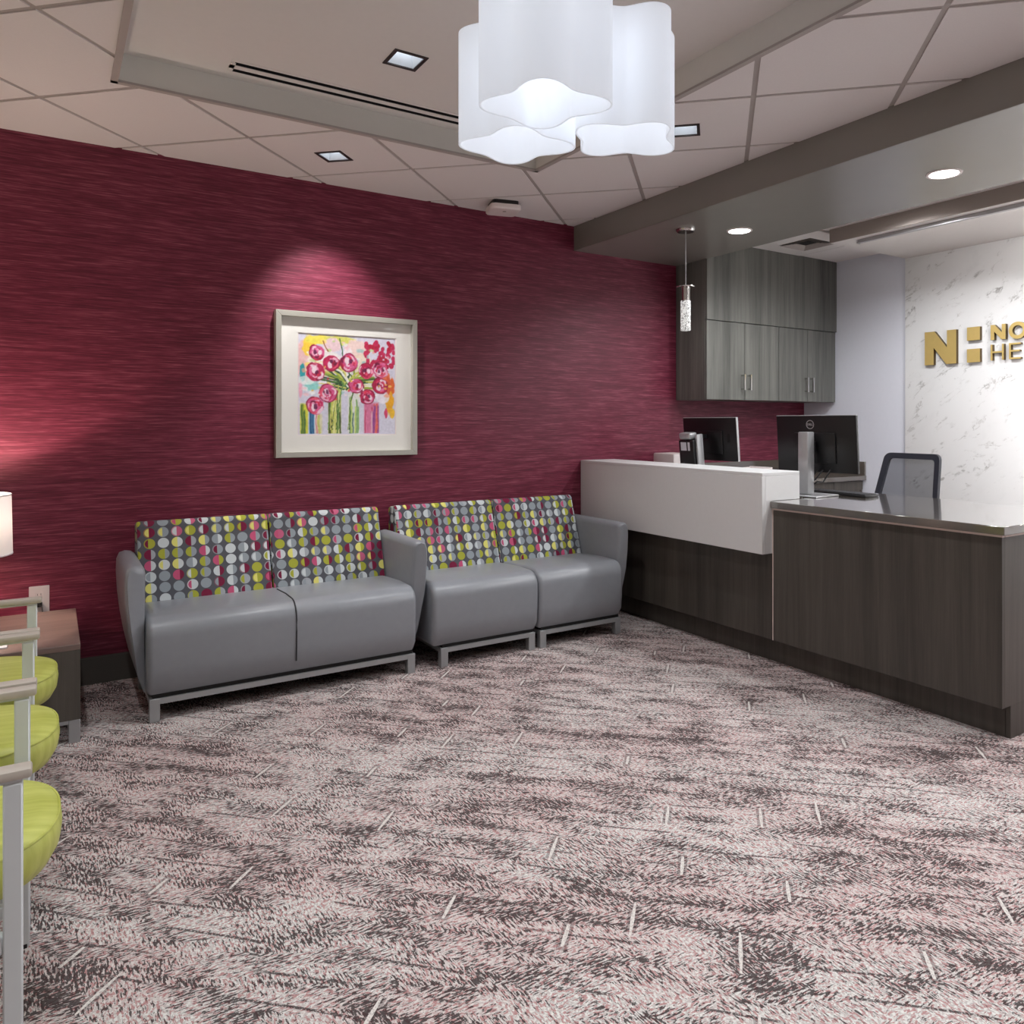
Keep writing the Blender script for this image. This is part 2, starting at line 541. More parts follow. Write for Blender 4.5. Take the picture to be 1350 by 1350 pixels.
M = dict(
    wall=m_wallcover(), carpet=m_carpet(), dots=m_dots(), marble=m_marble(), lime=m_lime(),
    laminate=m_laminate('dark_laminate', col(54, 50, 46), col(94, 88, 81)),
    cablam_lit=m_laminate('lit_laminate', col(70, 71, 68), col(134, 135, 129)),  # desk laminate again, its stronger lighting put into the colour
    tablelam=m_laminate('table_laminate', col(98, 82, 78), col(144, 120, 112), False),
    tile=plain('ceiling_tile_white', col(232, 227, 226), .9, spec=.2, grain=.03, gscale=120, bump=.15),
    bar=plain('ceiling_bar', col(176, 168, 164), .6),
    gyp=plain('ceiling_paint', col(226, 222, 219), .85, spec=.2, grain=.02),
    traywall=plain('tray_paint', col(220, 219, 214), .8, spec=.2, grain=.02),
    soffit=plain('soffit_paint', col(134, 131, 124), .26, spec=.9, grain=.03, gscale=6),
    bulk=plain('taupe_paint', col(150, 141, 135), .75, spec=.2, grain=.03, gscale=6),
    greywall=plain('blue_grey_paint', col(228, 230, 240), .7, spec=.3, grain=.02),
    beige=plain('warm_wall_paint', col(200, 192, 184), .8, spec=.2, grain=.02),
    white=plain('white_solid_surface', col(229, 229, 229), .4, grain=.02),
    trimgrey=plain('baseboard_grey', col(86, 82, 77), .5),
    vinyl=plain('grey_vinyl', col(142, 145, 151), .33, spec=.5, grain=.06, gscale=25, bump=.08),
    seam=plain('dark_seam', col(48, 48, 52), .7),
    steel=plain('brushed_steel', col(168, 170, 172), .4, .5, grain=.04),
    chrome=plain('chrome', col(210, 208, 206), .12, 1, grain=.02),
    alu=plain('light_metal_frame', col(218, 223, 225), .4, .05, grain=.02),
    armtaupe=plain('taupe_arm', col(190, 181, 170), .45, grain=.03),
    black=plain('black_plastic', col(26, 25, 27), .35, grain=.1),
    blackmat=plain('black_board', col(20, 18, 18), .8),
    darktrim=plain('bronze_trim', col(44, 36, 36), .45),
    worktop=plain('grey_worktop', col(98, 91, 84), .12, spec=1.0, grain=.04, gscale=90),
    edge=plain('pale_edge_strip', col(226, 208, 200), .4),
    gold=plain('brass_letters', col(226, 198, 124), .38, .5, grain=.04),
    goldside=plain('brass_sides', col(92, 70, 30), .4, .6),
    frame=plain('champagne_frame', col(190, 188, 178), .35, .35, grain=.03),
    mat=plain('mat_board', col(240, 238, 232), .9, grain=.01),
    reflector=plain('lamp_reflector', col(226, 232, 238), .25, .3),
    plate=plain('white_plastic', col(236, 226, 224), .4, grain=.02),
    paper=plain('paper', col(236, 230, 232), .8),
    navy=plain('dark_blue_frame', col(38, 40, 50), .5),
    silver=plain('silver_plastic', col(182, 182, 184), .35, .5),
    label=plain('white_sticker', col(226, 226, 232), .6),
    meshfab=m_meshfab(), print=m_attr(),
    glass=m_clear('picture_glass', (1, 1, 1, 1), .03),
    crystal=m_crystal(),
    opal=m_shade('opal_glass', (.87, .895, .935, 1), .19, .5),
    drum=m_shade('linen_drum', (.9, .83, .79, 1), .3, .12),
    bulb=emit('warm_bulb', (1, .98, .96, 1), 2.5),
    lens=emit('led_lens', (1, .99, .97, 1), 9),
    lens2=emit('square_led_lens', (.96, .98, 1, 1), 5),
    linear=emit('linear_led', (1, 1, 1, 1), 6),
)

_wt = M['worktop'].node_tree.nodes['Principled BSDF']      # polished quartz-like top
_wt.inputs['Coat Weight'].default_value = 1.0
_wt.inputs['Coat Roughness'].default_value = .06
_wt.inputs['Coat IOR'].default_value = 1.75

def spot(name, loc, target, power, size, blend, color=(1, .97, .94), radius=.05, parent=None):
    d = bpy.data.lights.new(name, 'SPOT')
    d.energy = power; d.spot_size = R(size); d.spot_blend = blend; d.color = color; d.shadow_soft_size = radius
    o = bpy.data.objects.new(name, d); COL.objects.link(o)
    o.location = loc
    o.rotation_euler = (Vector(target) - Vector(loc)).to_track_quat('-Z', 'Y').to_euler()
    if parent is not None:
        o.parent = parent
        o.matrix_parent_inverse = Matrix.Translation(-Vector(parent.location)) if parent.rotation_euler.z == 0 else parent.matrix_basis.inverted()
    return o

def point(name, loc, power, color, radius, parent=None):
    d = bpy.data.lights.new(name, 'POINT')
    d.energy = power; d.color = color; d.shadow_soft_size = radius
    o = bpy.data.objects.new(name, d); COL.objects.link(o)
    o.location = loc
    if parent is not None: o.parent = parent
    return o

# ------------------------------------------------------------------ the room
def struct(o): return tag(o, kind='structure')

struct(boxo('floor', (XL - .1, XR + .1, YB - .1, WY + .1, -.1, 0), M['carpet']))
struct(boxo('wall_back', (XL - .1, XR + .1, WY, WY + .1, 0, 2.95), M['wall']))
struct(boxo('wall_left', (XL - .1, XL, YB, WY, 0, 2.95), M['beige']))
struct(boxo('wall_front', (XL - .1, XR + .1, YB - .1, YB, 0, 2.95), M['beige']))
struct(boxo('wall_right', (XR, XR + .1, YB, WY, 0, 2.95), M['greywall']))
def skirting(name, x0, x1, y0, y1):
    bm = bmesh.new()
    box(bm, x0, x1, y0, y1, 0, .138)
    vs = [v for v in bm.verts if v.co.z > .1]
    bmesh.ops.bevel(bm, geom=[e for e in bm.edges if all(v.co.z > .1 for v in e.verts)], offset=.006, segments=2, affect='EDGES')
    return struct(mesh_obj(name, bm, M['trimgrey'], None, 40))
skirting('baseboard_back', XL, 3.3, WY - .014, WY)
skirting('baseboard_left', XL, XL + .014, YB, WY - .014)
skirting('baseboard_front', XL + .014, XR, YB, YB + .014)
struct(boxo('wall_marble', (XR - .018, XR, -.2, 3.572, 0, 2.63), M['marble'], bev=.002))

# square downlights: (x, y, z, rotated with the tile grid, aim, power)
DL = [(1.246, 3.07, TZ, 0), (1.25, 4.07, CE, 1), (2.555, 2.77, CE, 1),
      (-.10, 2.77, CE, 1), (2.555, .97, CE, 1), (-.10, .97, CE, 1), (1.246, .66, TZ, 0),  # from here on: unseen downlights added to fill the room
      (2.555, -.9, CE, 1), (.55, -.9, CE, 1), (2.555, -2.5, CE, 1), (.55, -2.5, CE, 1)]
HOLE = .132

# tiled ceiling: 2 ft grid turned 45 degrees to the red wall
U0, V0, T = 2.215, 2.89, .6096
def uvxy(u, v): return ((u - v) / math.sqrt(2), (u + v) / math.sqrt(2))
region = rect(XL, SF0, YB, WY)
tray = rect(TX0 - .016, TX1 + .016, TY0 - .016, TY1 + .016)
holes = [sq(x, y, HOLE, R(45)) for x, y, z, r in DL if z == CE]
def cut(poly, holes_):
    ps = [poly]
    for h in holes_:
        ps = [q for p in ps for q in minus(p, h)]
    return ps
bm = bmesh.new()
for p in minus(region, tray):
    for q in cut(p, holes): slab(bm, q, CE + .012, CE + .03)
ceiling = struct(mesh_obj('ceiling', bm, M['tile']))
YTILE = -1.0
reg2 = rect(XL, SF0, YTILE, WY)
full = None
for i in range(-9, 7):
    for j in range(-14, 3):
        g = .0115
        u0, v0 = U0 + i * T, V0 + j * T
        poly = [uvxy(u0 + g, v0 + g), uvxy(u0 + T - g, v0 + g), uvxy(u0 + T - g, v0 + T - g), uvxy(u0 + g, v0 + T - g)]
        p1 = inter(poly, reg2)
        if abs(area(p1)) < 1e-4: continue
        ps = cut(p1, [tray] + holes)
        ps = [q for q in ps if abs(area(q)) > 2e-4]
        if not ps: continue
        whole = abs(area(poly) - sum(area(q) for q in ps)) < 1e-5
        cx, cy = uvxy(u0 + T / 2, v0 + T / 2)
        if whole and full is not None:
            link('ceiling_tile', full, ceiling, (cx, cy, 0)); continue
        b2 = bmesh.new()
        for q in ps: slab(b2, [(x - cx, y - cy) for x, y in q], CE, CE + .012)
        o = mesh_obj('ceiling_tile', b2, M['tile'], ceiling, None, (cx, cy, 0))
        if whole: full = o.data
# grid bars, slightly above the tile faces
for fam in (0, 1):
    for k in range(-16, 8):
        w = .012
        if fam == 0:
            c = U0 + k * T; poly = [uvxy(c - w, -9), uvxy(c + w, -9), uvxy(c + w, 9), uvxy(c - w, 9)]
        else:
            c = V0 + k * T; poly = [uvxy(-9, c - w), uvxy(9, c - w), uvxy(9, c + w), uvxy(-9, c + w)]
        p1 = inter(poly, reg2)
        if abs(area(p1)) < 1e-3: continue
        ps = cut(p1, [tray])
        for q in ps:
            if abs(area(q)) < 1e-3: continue
            b2 = bmesh.new(); slab(b2, q, CE + .005 + fam * .0004, CE + .0118)
            mesh_obj('grid_bar', b2, M['bar'], ceiling)

# ceiling tray
th = [sq(x, y, HOLE, 0) for x, y, z, r in DL if z == TZ]
SL = [(3.483, 3.516), (3.552, 3.585)]           # two slots of the air diffuser
sx0, sx1 = .655, 1.9
th2 = th + [rect(sx0 - .004, sx1 + .004, a - .005, b + .005) for a, b in SL]
bm = bmesh.new()
for q in cut(rect(TX0, TX1, TY0, TY1), th2): slab(bm, q, TZ, TZ + .02)
tr = struct(mesh_obj('ceiling_tray', bm, M['gyp']))
t_ = .012
for b in ((TX0 - t_, TX0, TY0 - t_, TY1 + t_), (TX1, TX1 + t_, TY0 - t_, TY1 + t_), (TX0, TX1, TY0 - t_, TY0), (TX0, TX1, TY1, TY1 + t_)):
    boxo('tray_side', (*b, CE + .004, TZ + .02), M['traywall'], tr)
for b in ((TX0 - .022, TX0 + .004, TY0 - .022, TY1 + .022), (TX1 - .004, TX1 + .022, TY0 - .022, TY1 + .022),
          (TX0 - .022, TX1 + .022, TY0 - .022, TY0 + .004), (TX0 - .022, TX1 + .022, TY1 - .004, TY1 + .022)):
    boxo('tray_edge_trim', (*b, CE - .007, CE + .003), M['bar'], tr)
sd = empty('slot_diffuser', ((sx0 + sx1) / 2, 3.538, TZ))
tag(sd, 'long twin-slot linear air diffuser in the raised ceiling tray', 'air diffuser')
L = sx1 - sx0
def sdbox(name, x0, x1, y0, y1, z0, z1, m): return boxo(name, (x0, x1, y0, y1, z0, z1), m, sd)
for a, b in SL:
    sdbox('slot_channel', -L / 2 - .002, L / 2 + .002, a - 3.538 - .004, b - 3.538 + .004, .045, .05, M['blackmat'])
    sdbox('slot_side', -L / 2, L / 2, a - 3.538 - .004, a - 3.538, .0, .045, M['blackmat'])
    sdbox('slot_side', -L / 2, L / 2, b - 3.538, b - 3.538 + .004, .0, .045, M['blackmat'])
sdbox('flange', -L / 2 - .02, L / 2 + .02, SL[0][0] - 3.538 - .02, SL[0][0] - 3.538, -.002, 0, M['gyp'])
sdbox('flange', -L / 2 - .02, L / 2 + .02, SL[1][1] - 3.538, SL[1][1] - 3.538 + .02, -.002, 0, M['gyp'])
sdbox('centre_bar', -L / 2 - .02, L / 2 + .02, SL[0][1] - 3.538, SL[1][0] - 3.538, -.002, 0, M['gyp'])
sdbox('end_cap', -L / 2 - .02, -L / 2, -.042, .042, -.002, 0, M['gyp'])
sdbox('end_cap', L / 2, L / 2 + .02, -.042, .042, -.002, 0, M['gyp'])

# soffit over the desk, higher ceiling and lowered panel behind it
struct(boxo('ceiling_soffit', (SF0, SF1, YB, WY, SFZ, 2.95), M['soffit'], bev=.003, seg=1))
ch = struct(boxo('ceiling_desk', (SF1, XR, YB, WY, ZH + .012, 2.95), M['tile']))
boxo('ceiling_tile', (5.20, XR, 3.60, 4.226, ZH, ZH + .012), M['tile'], ch)
boxo('ceiling_tile', (SF1, 4.575, 3.60, 4.226, ZH, ZH + .012), M['tile'], ch)
boxo('grid_bar', (5.176, 5.20, 3.60, 4.226, ZH + .003, ZH + .012), M['bar'], ch)
boxo('grid_bar', (4.575, 4.599, 3.60, 4.226, ZH + .003, ZH + .012), M['bar'], ch)
lp = struct(boxo('ceiling_bulkhead', (4.72, XR, YB, 3.57, 2.63, ZH + .012), M['gyp']))
boxo('bulkhead_face', (4.708, 4.72, YB, 3.57, 2.63, ZH + .012), M['bulk'], lp)
# vent in the higher ceiling
av = empty('air_vent', (4.8875, 3.913, ZH))
tag(av, 'square white ceiling air vent above the wall cabinet', 'air vent')
bm = bmesh.new()
for p in minus(rect(-.288, .288, -.313, .313), rect(-.15, .15, -.15, .15)): slab(bm, p, -.004, .006)
mesh_obj('frame', bm, M['gyp'], av)
for k, s in enumerate((.285, .215, .145)):
    bm = bmesh.new()
    a = [(-s / 2, -s / 2), (s / 2, -s / 2), (s / 2, s / 2), (-s / 2, s / 2)]
    h0, h1 = -.012 + k * .006, .004 + k * .003
    lo = [bm.verts.new((x, y, h0)) for x, y in a]
    hi = [bm.verts.new((x * .86, y * .86, h1 + .004)) for x, y in a]
    for i in range(4): bm.faces.new((lo[i], lo[(i + 1) % 4], hi[(i + 1) % 4], hi[i]))
    mesh_obj('louvre', bm, M['bar'], av)
boxo('core', (-.15, .15, -.15, .15, .008, .0118), M['blackmat'], av)

# linear light that washes the stone wall
ll = empty('linear_light', (4.80, 1.7, 2.63))
tag(ll, 'long slim linear ceiling light washing the stone wall', 'ceiling light')
boxo('housing', (-.016, .016, -2.0, 1.69, -.024, 0), M['silver'], ll)
boxo('end_cap', (-.017, .017, 1.69, 1.70, -.026, 0), M['chrome'], ll)
boxo('diffuser', (.0165, .020, -2.0, 1.68, -.022, -.004), M['linear'], ll)
ad = bpy.data.lights.new('linear_led', 'AREA'); ad.shape = 'RECTANGLE'; ad.size = .03; ad.size_y = 3.6
ad.energy = P_LINEAR; ad.spread = R(150); ad.color = (1, .99, .98)
ao = bpy.data.objects.new('linear_led', ad); COL.objects.link(ao); ao.parent = ll
ao.location = (.03, -.15, -.03)
ao.rotation_euler = Vector((.93, 0, -.37)).to_track_quat('-Z', 'Y').to_euler()

# ------------------------------------------------------------------ recessed square downlights
DLLAB = ['square recessed downlight with dark rim in the raised ceiling tray beside the chandelier',
         'square recessed downlight close to the red wall above the framed picture',
         'square recessed downlight in the tiles between the chandelier and the soffit']
def downlight(i):
    x, y, z, r = DL[i]
    o = empty('recessed_downlight', (x, y, z), R(45) if r else 0)
    lab = DLLAB[i] if i < 3 else 'unseen square recessed downlight added to fill the room with light'
    tag(o, lab, 'ceiling light', 'square recessed downlights')
    h = HOLE / 2
    bm = bmesh.new()
    for p in minus(sq(0, 0, HOLE + .016), sq(0, 0, HOLE - .014)): slab(bm, p, -.004, .001)
    mesh_obj('rim', bm, M['darktrim'], o)
    bm = bmesh.new()
    a = [(-1, -1), (1, -1), (1, 1), (-1, 1)]
    lo = [bm.verts.new((p * (h - .007), q * (h - .007), .001)) for p, q in a]
    hi = [bm.verts.new((p * h * .55, q * h * .55, .075)) for p, q in a]
    for k in range(4): bm.faces.new((lo[k], hi[k], hi[(k + 1) % 4], lo[(k + 1) % 4]))
    mesh_obj('reflector', bm, M['reflector'], o)
    boxo('lens', (-h * .55, h * .55, -h * .55, h * .55, .075, .078), M['lens2'], o)
    return o
for i in range(len(DL)):
    o = downlight(i)
    x, y, z, r = DL[i]
    if i == 1:
        spot('picture_spot', (x, y, z - .004), (1.42, WY, 1.35), P_PICTURE, 70, .7, (1, .98, .97), .035, o)
    else:
        spot('downlight_spot', (x, y, z - .004), (x, y, 0), P_SPOT, 116, .8, (.95, .98, 1), .05, o)

# ------------------------------------------------------------------ round soffit lights
for y, lab in ((2.13, 'larger-looking round flush downlight in the soffit over the open desk end'), (3.495, 'round flush downlight in the soffit beside the glass pendant'), (.77, 'round flush downlight outside the photograph'), (-.6, 'round flush downlight outside the photograph')):
    o = empty('round_downlight', (3.70, y, SFZ))
    tag(o, lab, 'ceiling light', 'round soffit downlights')
    lathe('trim_ring', [(.068, 0), (.068, -.004), (.072, -.006), (.082, -.004), (.084, 0)], M['plate'], o)
    cylo('lens', 0, 0, -.0035, -.001, .068, M['lens'], o)
    spot('downlight_glow', (3.70, y, SFZ - .012), (3.70, y, 0), P_ROUND, 160, .6, (.97, .99, 1), .06, o)

# unseen round lights added behind the soffit to brighten the desk area
for y in (2.9, 1.6, .3):
    o = empty('round_downlight', (4.42, y, ZH + .012))
    tag(o, 'unseen round fill light added behind the soffit', 'ceiling light', 'added fill lights behind the soffit')
    lathe('trim_ring', [(.068, 0), (.068, -.004), (.072, -.006), (.082, -.004), (.084, 0)], M['plate'], o)
    cylo('lens', 0, 0, -.0035, -.001, .068, M['lens'], o)
    spot('downlight_glow', (4.42, y, ZH - .002), (4.42, y, 0), P_BACK_FILL, 165, .5, (.97, .98, 1), .06, o)

# glass pendant
pd = empty('pendant_light', (3.39, 3.665, SFZ))
tag(pd, 'slim bubble-glass pendant lamp hanging over the desk', 'pendant lamp')
lathe('canopy', [(.0, 0), (.062, 0), (.062, -.006), (.055, -.016), (.0, -.018)], M['chrome'], pd)
cylo('cord', 0, 0, -.365, -.015, .0035, M['steel'], pd, seg=8)
lathe('cap_disc', [(0, -.362), (.058, -.364), (.06, -.367), (.058, -.372), (0, -.372)], M['chrome'], pd)
cylo('socket', 0, 0, -.462, -.370, .024, M['chrome'], pd)
boxo('side_clip', (.022, .030, -.006, .006, -.470, -.370), M['chrome'], pd)
lathe('glass', [(0, -.458), (.031, -.458), (.032, -.46), (.032, -.645), (.030, -.649), (0, -.65)], M['crystal'], pd)

# ------------------------------------------------------------------ chandelier
chd = empty('chandelier', (1.226, 1.842, TZ))
tag(chd, 'cluster of three wavy white opal glass shades hanging from the ceiling tray', 'chandelier')
SH = [(1.084, 1.716, R(-33)), (1.173, 2.017, R(-28)), (1.419, 1.794, R(5))]
ZB, ZT = 2.165, 2.50
def lobed(a, ph):
    return .146 * (1 + .17 * math.cos(4 * (a - ph)) + .06 * math.cos(2 * (a - ph) + .8) + .03 * math.cos(3 * (a - ph)))
def shade(x, y, ph):
    bm = bmesh.new()
    n = 96
    zs = [ZB, ZB + .002, ZB + .12, ZB + .24, ZT - .004, ZT]
    outer, inner = [], []
    for z in zs:
        outer.append([bm.verts.new((x + lobed(2 * PI * k / n, ph) * math.cos(2 * PI * k / n), y + lobed(2 * PI * k / n, ph) * math.sin(2 * PI * k / n), z - TZ)) for k in range(n)])
    for a, b in zip(outer, outer[1:]):
        for k in range(n):
            j = (k + 1) % n
            bm.faces.new((a[k], a[j], b[j], b[k]))
    for v in bm.verts: v.co.x -= 1.226; v.co.y -= 1.842
    o = mesh_obj('glass_shade', bm, M['opal'], chd, 60)
    md = o.modifiers.new('thickness', 'SOLIDIFY'); md.thickness = .005; md.offset = -1
    bz = -.49
    lathe('bulb', [(0, bz - .04), (.022, bz - .033), (.035, bz - .012), (.034, bz + .008), (.016, bz + .045), (.014, bz + .07), (0, bz + .07)], M['bulb'], o, 20, (x - 1.226, y - 1.842))
    cylo('socket', x - 1.226, y - 1.842, bz + .07, bz + .16, .017, M['plate'], o, seg=16)
    point('bulb_light', (x - 1.226, y - 1.842, bz + .01), P_BULB, (1, .97, .95), .05, chd)
    return o
for s in SH: shade(*s)
lathe('canopy', [(0, 0), (.09, 0), (.09, -.02), (.085, -.026), (0, -.026)], M['plate'], chd)
cylo('stem', 0, 0, -.36, -.02, .009, M['steel'], chd, seg=12)
for x, y, _ in SH:
    tube('arm', [(0, 0, -.355), (x - 1.226, y - 1.842, -.355), (x - 1.226, y - 1.842, -.37)], .006, M['steel'], chd)

# ------------------------------------------------------------------ wireless device on the ceiling
ap = empty('wireless_access_point', (2.43, 4.34, CE), R(-15))
tag(ap, 'small white wireless device mounted on the ceiling tiles near the red wall', 'access point')
bm = bmesh.new(); box(bm, -.085, .085, -.085, .085, -.028, 0); bevel(bm, .02, 2, [e for e in bm.edges if abs(e.verts[0].co.z - e.verts[1].co.z) > .01])
mesh_obj('bracket', bm, M['black'], ap)
bm = bmesh.new(); box(bm, -.1, .1, -.1, .1, -.06, -.028)
bevel(bm, .035, 4, [e for e in bm.edges if abs(e.verts[0].co.z - e.verts[1].co.z) > .01])
bevel(bm, .012, 3, [e for e in bm.edges if all(v.co.z < -.055 for v in e.verts)])
mesh_obj('body', bm, M['plate'], ap, 50)
cylo('status_mark', 0, -.03, -.0615, -.0595, .012, M['bar'], ap, seg=16)

# ------------------------------------------------------------------ framed picture
PX0, PX1, PZ0, PZ1 = 1.058, 1.915, 1.125, 1.970
pc = empty('framed_picture', ((PX0 + PX1) / 2, WY, PZ0))
tag(pc, 'champagne framed flower painting with wide off-white mat on the red wall', 'picture')
w2, hh = (PX1 - PX0) / 2, PZ1 - PZ0
D = .05; fw = .032
def bar_miter(p0, p1, q0, q1):
    bm = bmesh.new()
    vs = [bm.verts.new((x, y, z)) for y in (0, -D) for x, z in (p0, p1, q1, q0)]
    for f in ((0, 1, 2, 3), (7, 6, 5, 4), (0, 4, 5, 1), (1, 5, 6, 2), (2, 6, 7, 3), (3, 7, 4, 0)): bm.faces.new([vs[i] for i in f])
    bmesh.ops.recalc_face_normals(bm, faces=bm.faces)
    bevel(bm, .002, 1)
    return mesh_obj('frame_rail', bm, M['frame'], pc, 40)
bar_miter((-w2, 0), (w2, 0), (-w2 + fw, fw), (w2 - fw, fw))
bar_miter((-w2, hh), (w2, hh), (-w2 + fw, hh - fw), (w2 - fw, hh - fw))
bar_miter((-w2, 0), (-w2, hh), (-w2 + fw, fw), (-w2 + fw, hh - fw))
bar_miter((w2, 0), (w2, hh), (w2 - fw, fw), (w2 - fw, hh - fw))
ix, iz0, iz1 = .30, .125, .725
def mat_frame(name, ox, oz0, oz1, ix, iz0, iz1, y0, y1, m):
    return boxes(name, [(-ox, -ix, y0, y1, oz0, oz1), (ix, ox, y0, y1, oz0, oz1), (-ix, ix, y0, y1, oz0, iz0), (-ix, ix, y0, y1, iz1, oz1)], m, pc)
mat_frame('mat_board', w2 - fw + .001, fw - .001, hh - fw + .001, ix, iz0, iz1, -.0180, -.0150, M['mat'])
mat_frame('mat_underlay', ix + .004, iz0 - .004, iz1 + .004, ix - .006, iz0 + .006, iz1 - .006, -.0148, -.0128, M['plate'])
# the flower print, painted into its own fine grid
def paint():
    n = 190
    yy, xx = np.mgrid[0:n + 1, 0:n + 1] / n
    yy = 1 - yy                       # yy: 0 top .. 1 bottom of the sheet after flip
    rng = np.random.RandomState(5)
    def fbm(sx, sy, seed, oct=4):
        r = np.random.RandomState(seed); out = np.zeros_like(xx); amp = 1; tot = 0
        for k in range(oct):
            gx, gy = int(sx * 2 ** k) + 2, int(sy * 2 ** k) + 2
            g = r.rand(gy + 1, gx + 1)
            fx, fy = xx * (gx - 1), yy * (gy - 1)
            ix_, iy_ = fx.astype(int), fy.astype(int)
            tx, ty = fx - ix_, fy - iy_
            tx = tx * tx * (3 - 2 * tx); ty = ty * ty * (3 - 2 * ty)
            out += amp * ((g[iy_, ix_] * (1 - tx) + g[iy_, ix_ + 1] * tx) * (1 - ty) + (g[iy_ + 1, ix_] * (1 - tx) + g[iy_ + 1, ix_ + 1] * tx) * ty)
            tot += amp; amp *= .5
        return out / tot
    img = np.zeros(xx.shape + (3,))
    img[:] = (222, 220, 236)
    def put(mask, c, a=1.0):
        m = np.clip(mask, 0, 1)[..., None] * a
        img[:] = img * (1 - m) + np.array(c) * m
    def soft(v, lo, hi): return np.clip((v - lo) / (hi - lo), 0, 1)
    nz = fbm(9, 9, 1); n2 = fbm(16, 7, 2); n3 = fbm(26, 26, 3)
    def blob(cx, cy, rx, ry, c, a=1.0, e=.18, wob=.5):
        d = np.hypot((xx - cx) / rx, (yy - cy) / ry) + (n3 - .5) * wob
        put(1 - soft(d, 1 - e, 1), c, a)
    # wash
    blob(.05, .25, .08, .22, (245, 190, 185), .8); blob(.11, .12, .08, .12, (255, 214, 70)); blob(.2, .05, .16, .05, (244, 228, 90))
    blob(.42, .05, .2, .05, (222, 222, 110)); blob(.33, .10, .1, .08, (244, 214, 220)); blob(.58, .12, .12, .1, (248, 220, 214))
    blob(.04, .38, .03, .1, (40, 165, 175)); blob(.13, .52, .08, .05, (150, 220, 215)); blob(.02, .55, .02, .1, (245, 180, 200))
    blob(.97, .5, .03, .1, (235, 110, 50)); blob(.94, .66, .05, .14, (250, 180, 40)); blob(.9, .42, .05, .08, (240, 130, 90))
    blob(.92, .5, .04, .1, (226, 96, 60)); blob(.9, .78, .02, .06, (220, 70, 110)); blob(.97, .78, .03, .06, (250, 200, 60))
    blob(.26, .24, .2, .1, (252, 246, 240), .8); blob(.24, .34, .2, .08, (250, 214, 120), .5); blob(.62, .28, .16, .12, (250, 232, 206), .8)
    blob(.5, .2, .05, .1, (252, 240, 244), .9); blob(.08, .46, .1, .05, (240, 250, 246), .8); blob(.76, .36, .12, .06, (250, 214, 220), .8); blob(.3, .6, .1, .05, (252, 252, 250), .8)
    blob(.6, .62, .1, .06, (252, 252, 252), .8); blob(.86, .62, .08, .07, (246, 240, 250), .9)
    # pink petals top right
    for k in range(70):
        cx, cy = rng.uniform(.68, .99), rng.uniform(.04, .30)
        if cx + cy * .5 > 1.14 or cx + cy < .72: continue
        blob(cx, cy, .022, .026, (205, 40, 90) if k % 3 else (190, 24, 60), .95, .2, .5)
    for k in range(60):
        cx, cy = rng.uniform(.02, .98), rng.uniform(.05, .62)
        blob(cx, cy, rng.uniform(.015, .05), rng.uniform(.012, .035), [(255, 226, 110), (250, 206, 214), (252, 250, 250), (206, 226, 150), (248, 180, 150), (170, 214, 214)][k % 6], .75, .35, .9)
    # vases
    def vase(x0, x1, y0, c, cs, seed):
        e = .012
        m = soft(xx, x0, x0 + e) * (1 - soft(xx, x1 - e, x1)) * soft(yy, y0, y0 + .03) * (1 - soft(yy, .985, .995))
        put(m, c, .92)
        r = np.random.RandomState(seed)
        for c2 in cs:
            for q in range(3):
                cx = r.uniform(x0 + .01, x1 - .01); ww = r.uniform(.006, .014); ln = r.uniform(y0, .8)
                put(m * (1 - soft(np.abs(xx - cx + (n2 - .5) * .03), ww * .5, ww)) * soft(yy, ln, ln + .02), c2, .9)
    vase(.01, .10, .68, (222, 222, 60), [(150, 170, 40), (80, 120, 60)], 1)
    vase(.10, .16, .75, (60, 165, 210), [(120, 200, 220), (40, 90, 140)], 2)
    vase(.16, .24, .78, (232, 226, 190), [(236, 130, 150), (210, 220, 120)], 3)
    vase(.29, .43, .52, (212, 216, 96), [(90, 130, 50), (236, 236, 170), (60, 70, 30)], 4)
    vase(.49, .62, .56, (232, 234, 228), [(120, 170, 90), (60, 110, 100), (200, 220, 120)], 5)
    vase(.66, .83, .66, (226, 120, 160), [(206, 60, 100), (240, 190, 210), (236, 110, 90), (150, 70, 150)], 6)
    # stems and leaves
    def line(pts, w, c):
        for (ax, ay), (bx, by) in zip(pts, pts[1:]):
            px, py = xx - ax + (n3 - .5) * .02, yy - ay
            L2 = (bx - ax) ** 2 + (by - ay) ** 2
            tt = np.clip((px * (bx - ax) + py * (by - ay)) / L2, 0, 1)
            d = np.hypot(px - tt * (bx - ax), py - tt * (by - ay))
            put(1 - soft(d, w * .6, w), c, .95)
    gr = [(70, 110, 50), (150, 176, 66), (44, 78, 54), (206, 210, 96), (110, 156, 84), (236, 226, 130), (250, 250, 240)]
    for k in range(84):
        a = rng.uniform(-2.9, .1); rr = rng.uniform(.1, .36)
        x0_, y0_ = .48 + rng.uniform(-.06, .1), .5 + rng.uniform(-.06, .06)
        line([(x0_, y0_), (x0_ + rr * .5 * math.cos(a), y0_ + rr * .42 * math.sin(a)), (x0_ + rr * math.cos(a), y0_ + rr * .62 * math.sin(a))], rng.uniform(.006, .015), gr[k % 7])
    for k in range(12):
        x0_ = rng.choice([.32, .36, .4, .52, .56]); line([(x0_ + .04, .5), (x0_, .7), (x0_ - .01 + rng.uniform(-.02, .02), .95)], .006, gr[k % 7])
    line([(.41, .03), (.43, .12), (.44, .2)], .007, (50, 100, 60)); line([(.24, .06), (.29, .16)], .008, (160, 110, 60))
    # round blooms
    fl = [(440, 425), (550, 505), (685, 500), (825, 560), (945, 545), (430, 580), (745, 685), (940, 680), (525, 750), (835, 775), (425, 850)]
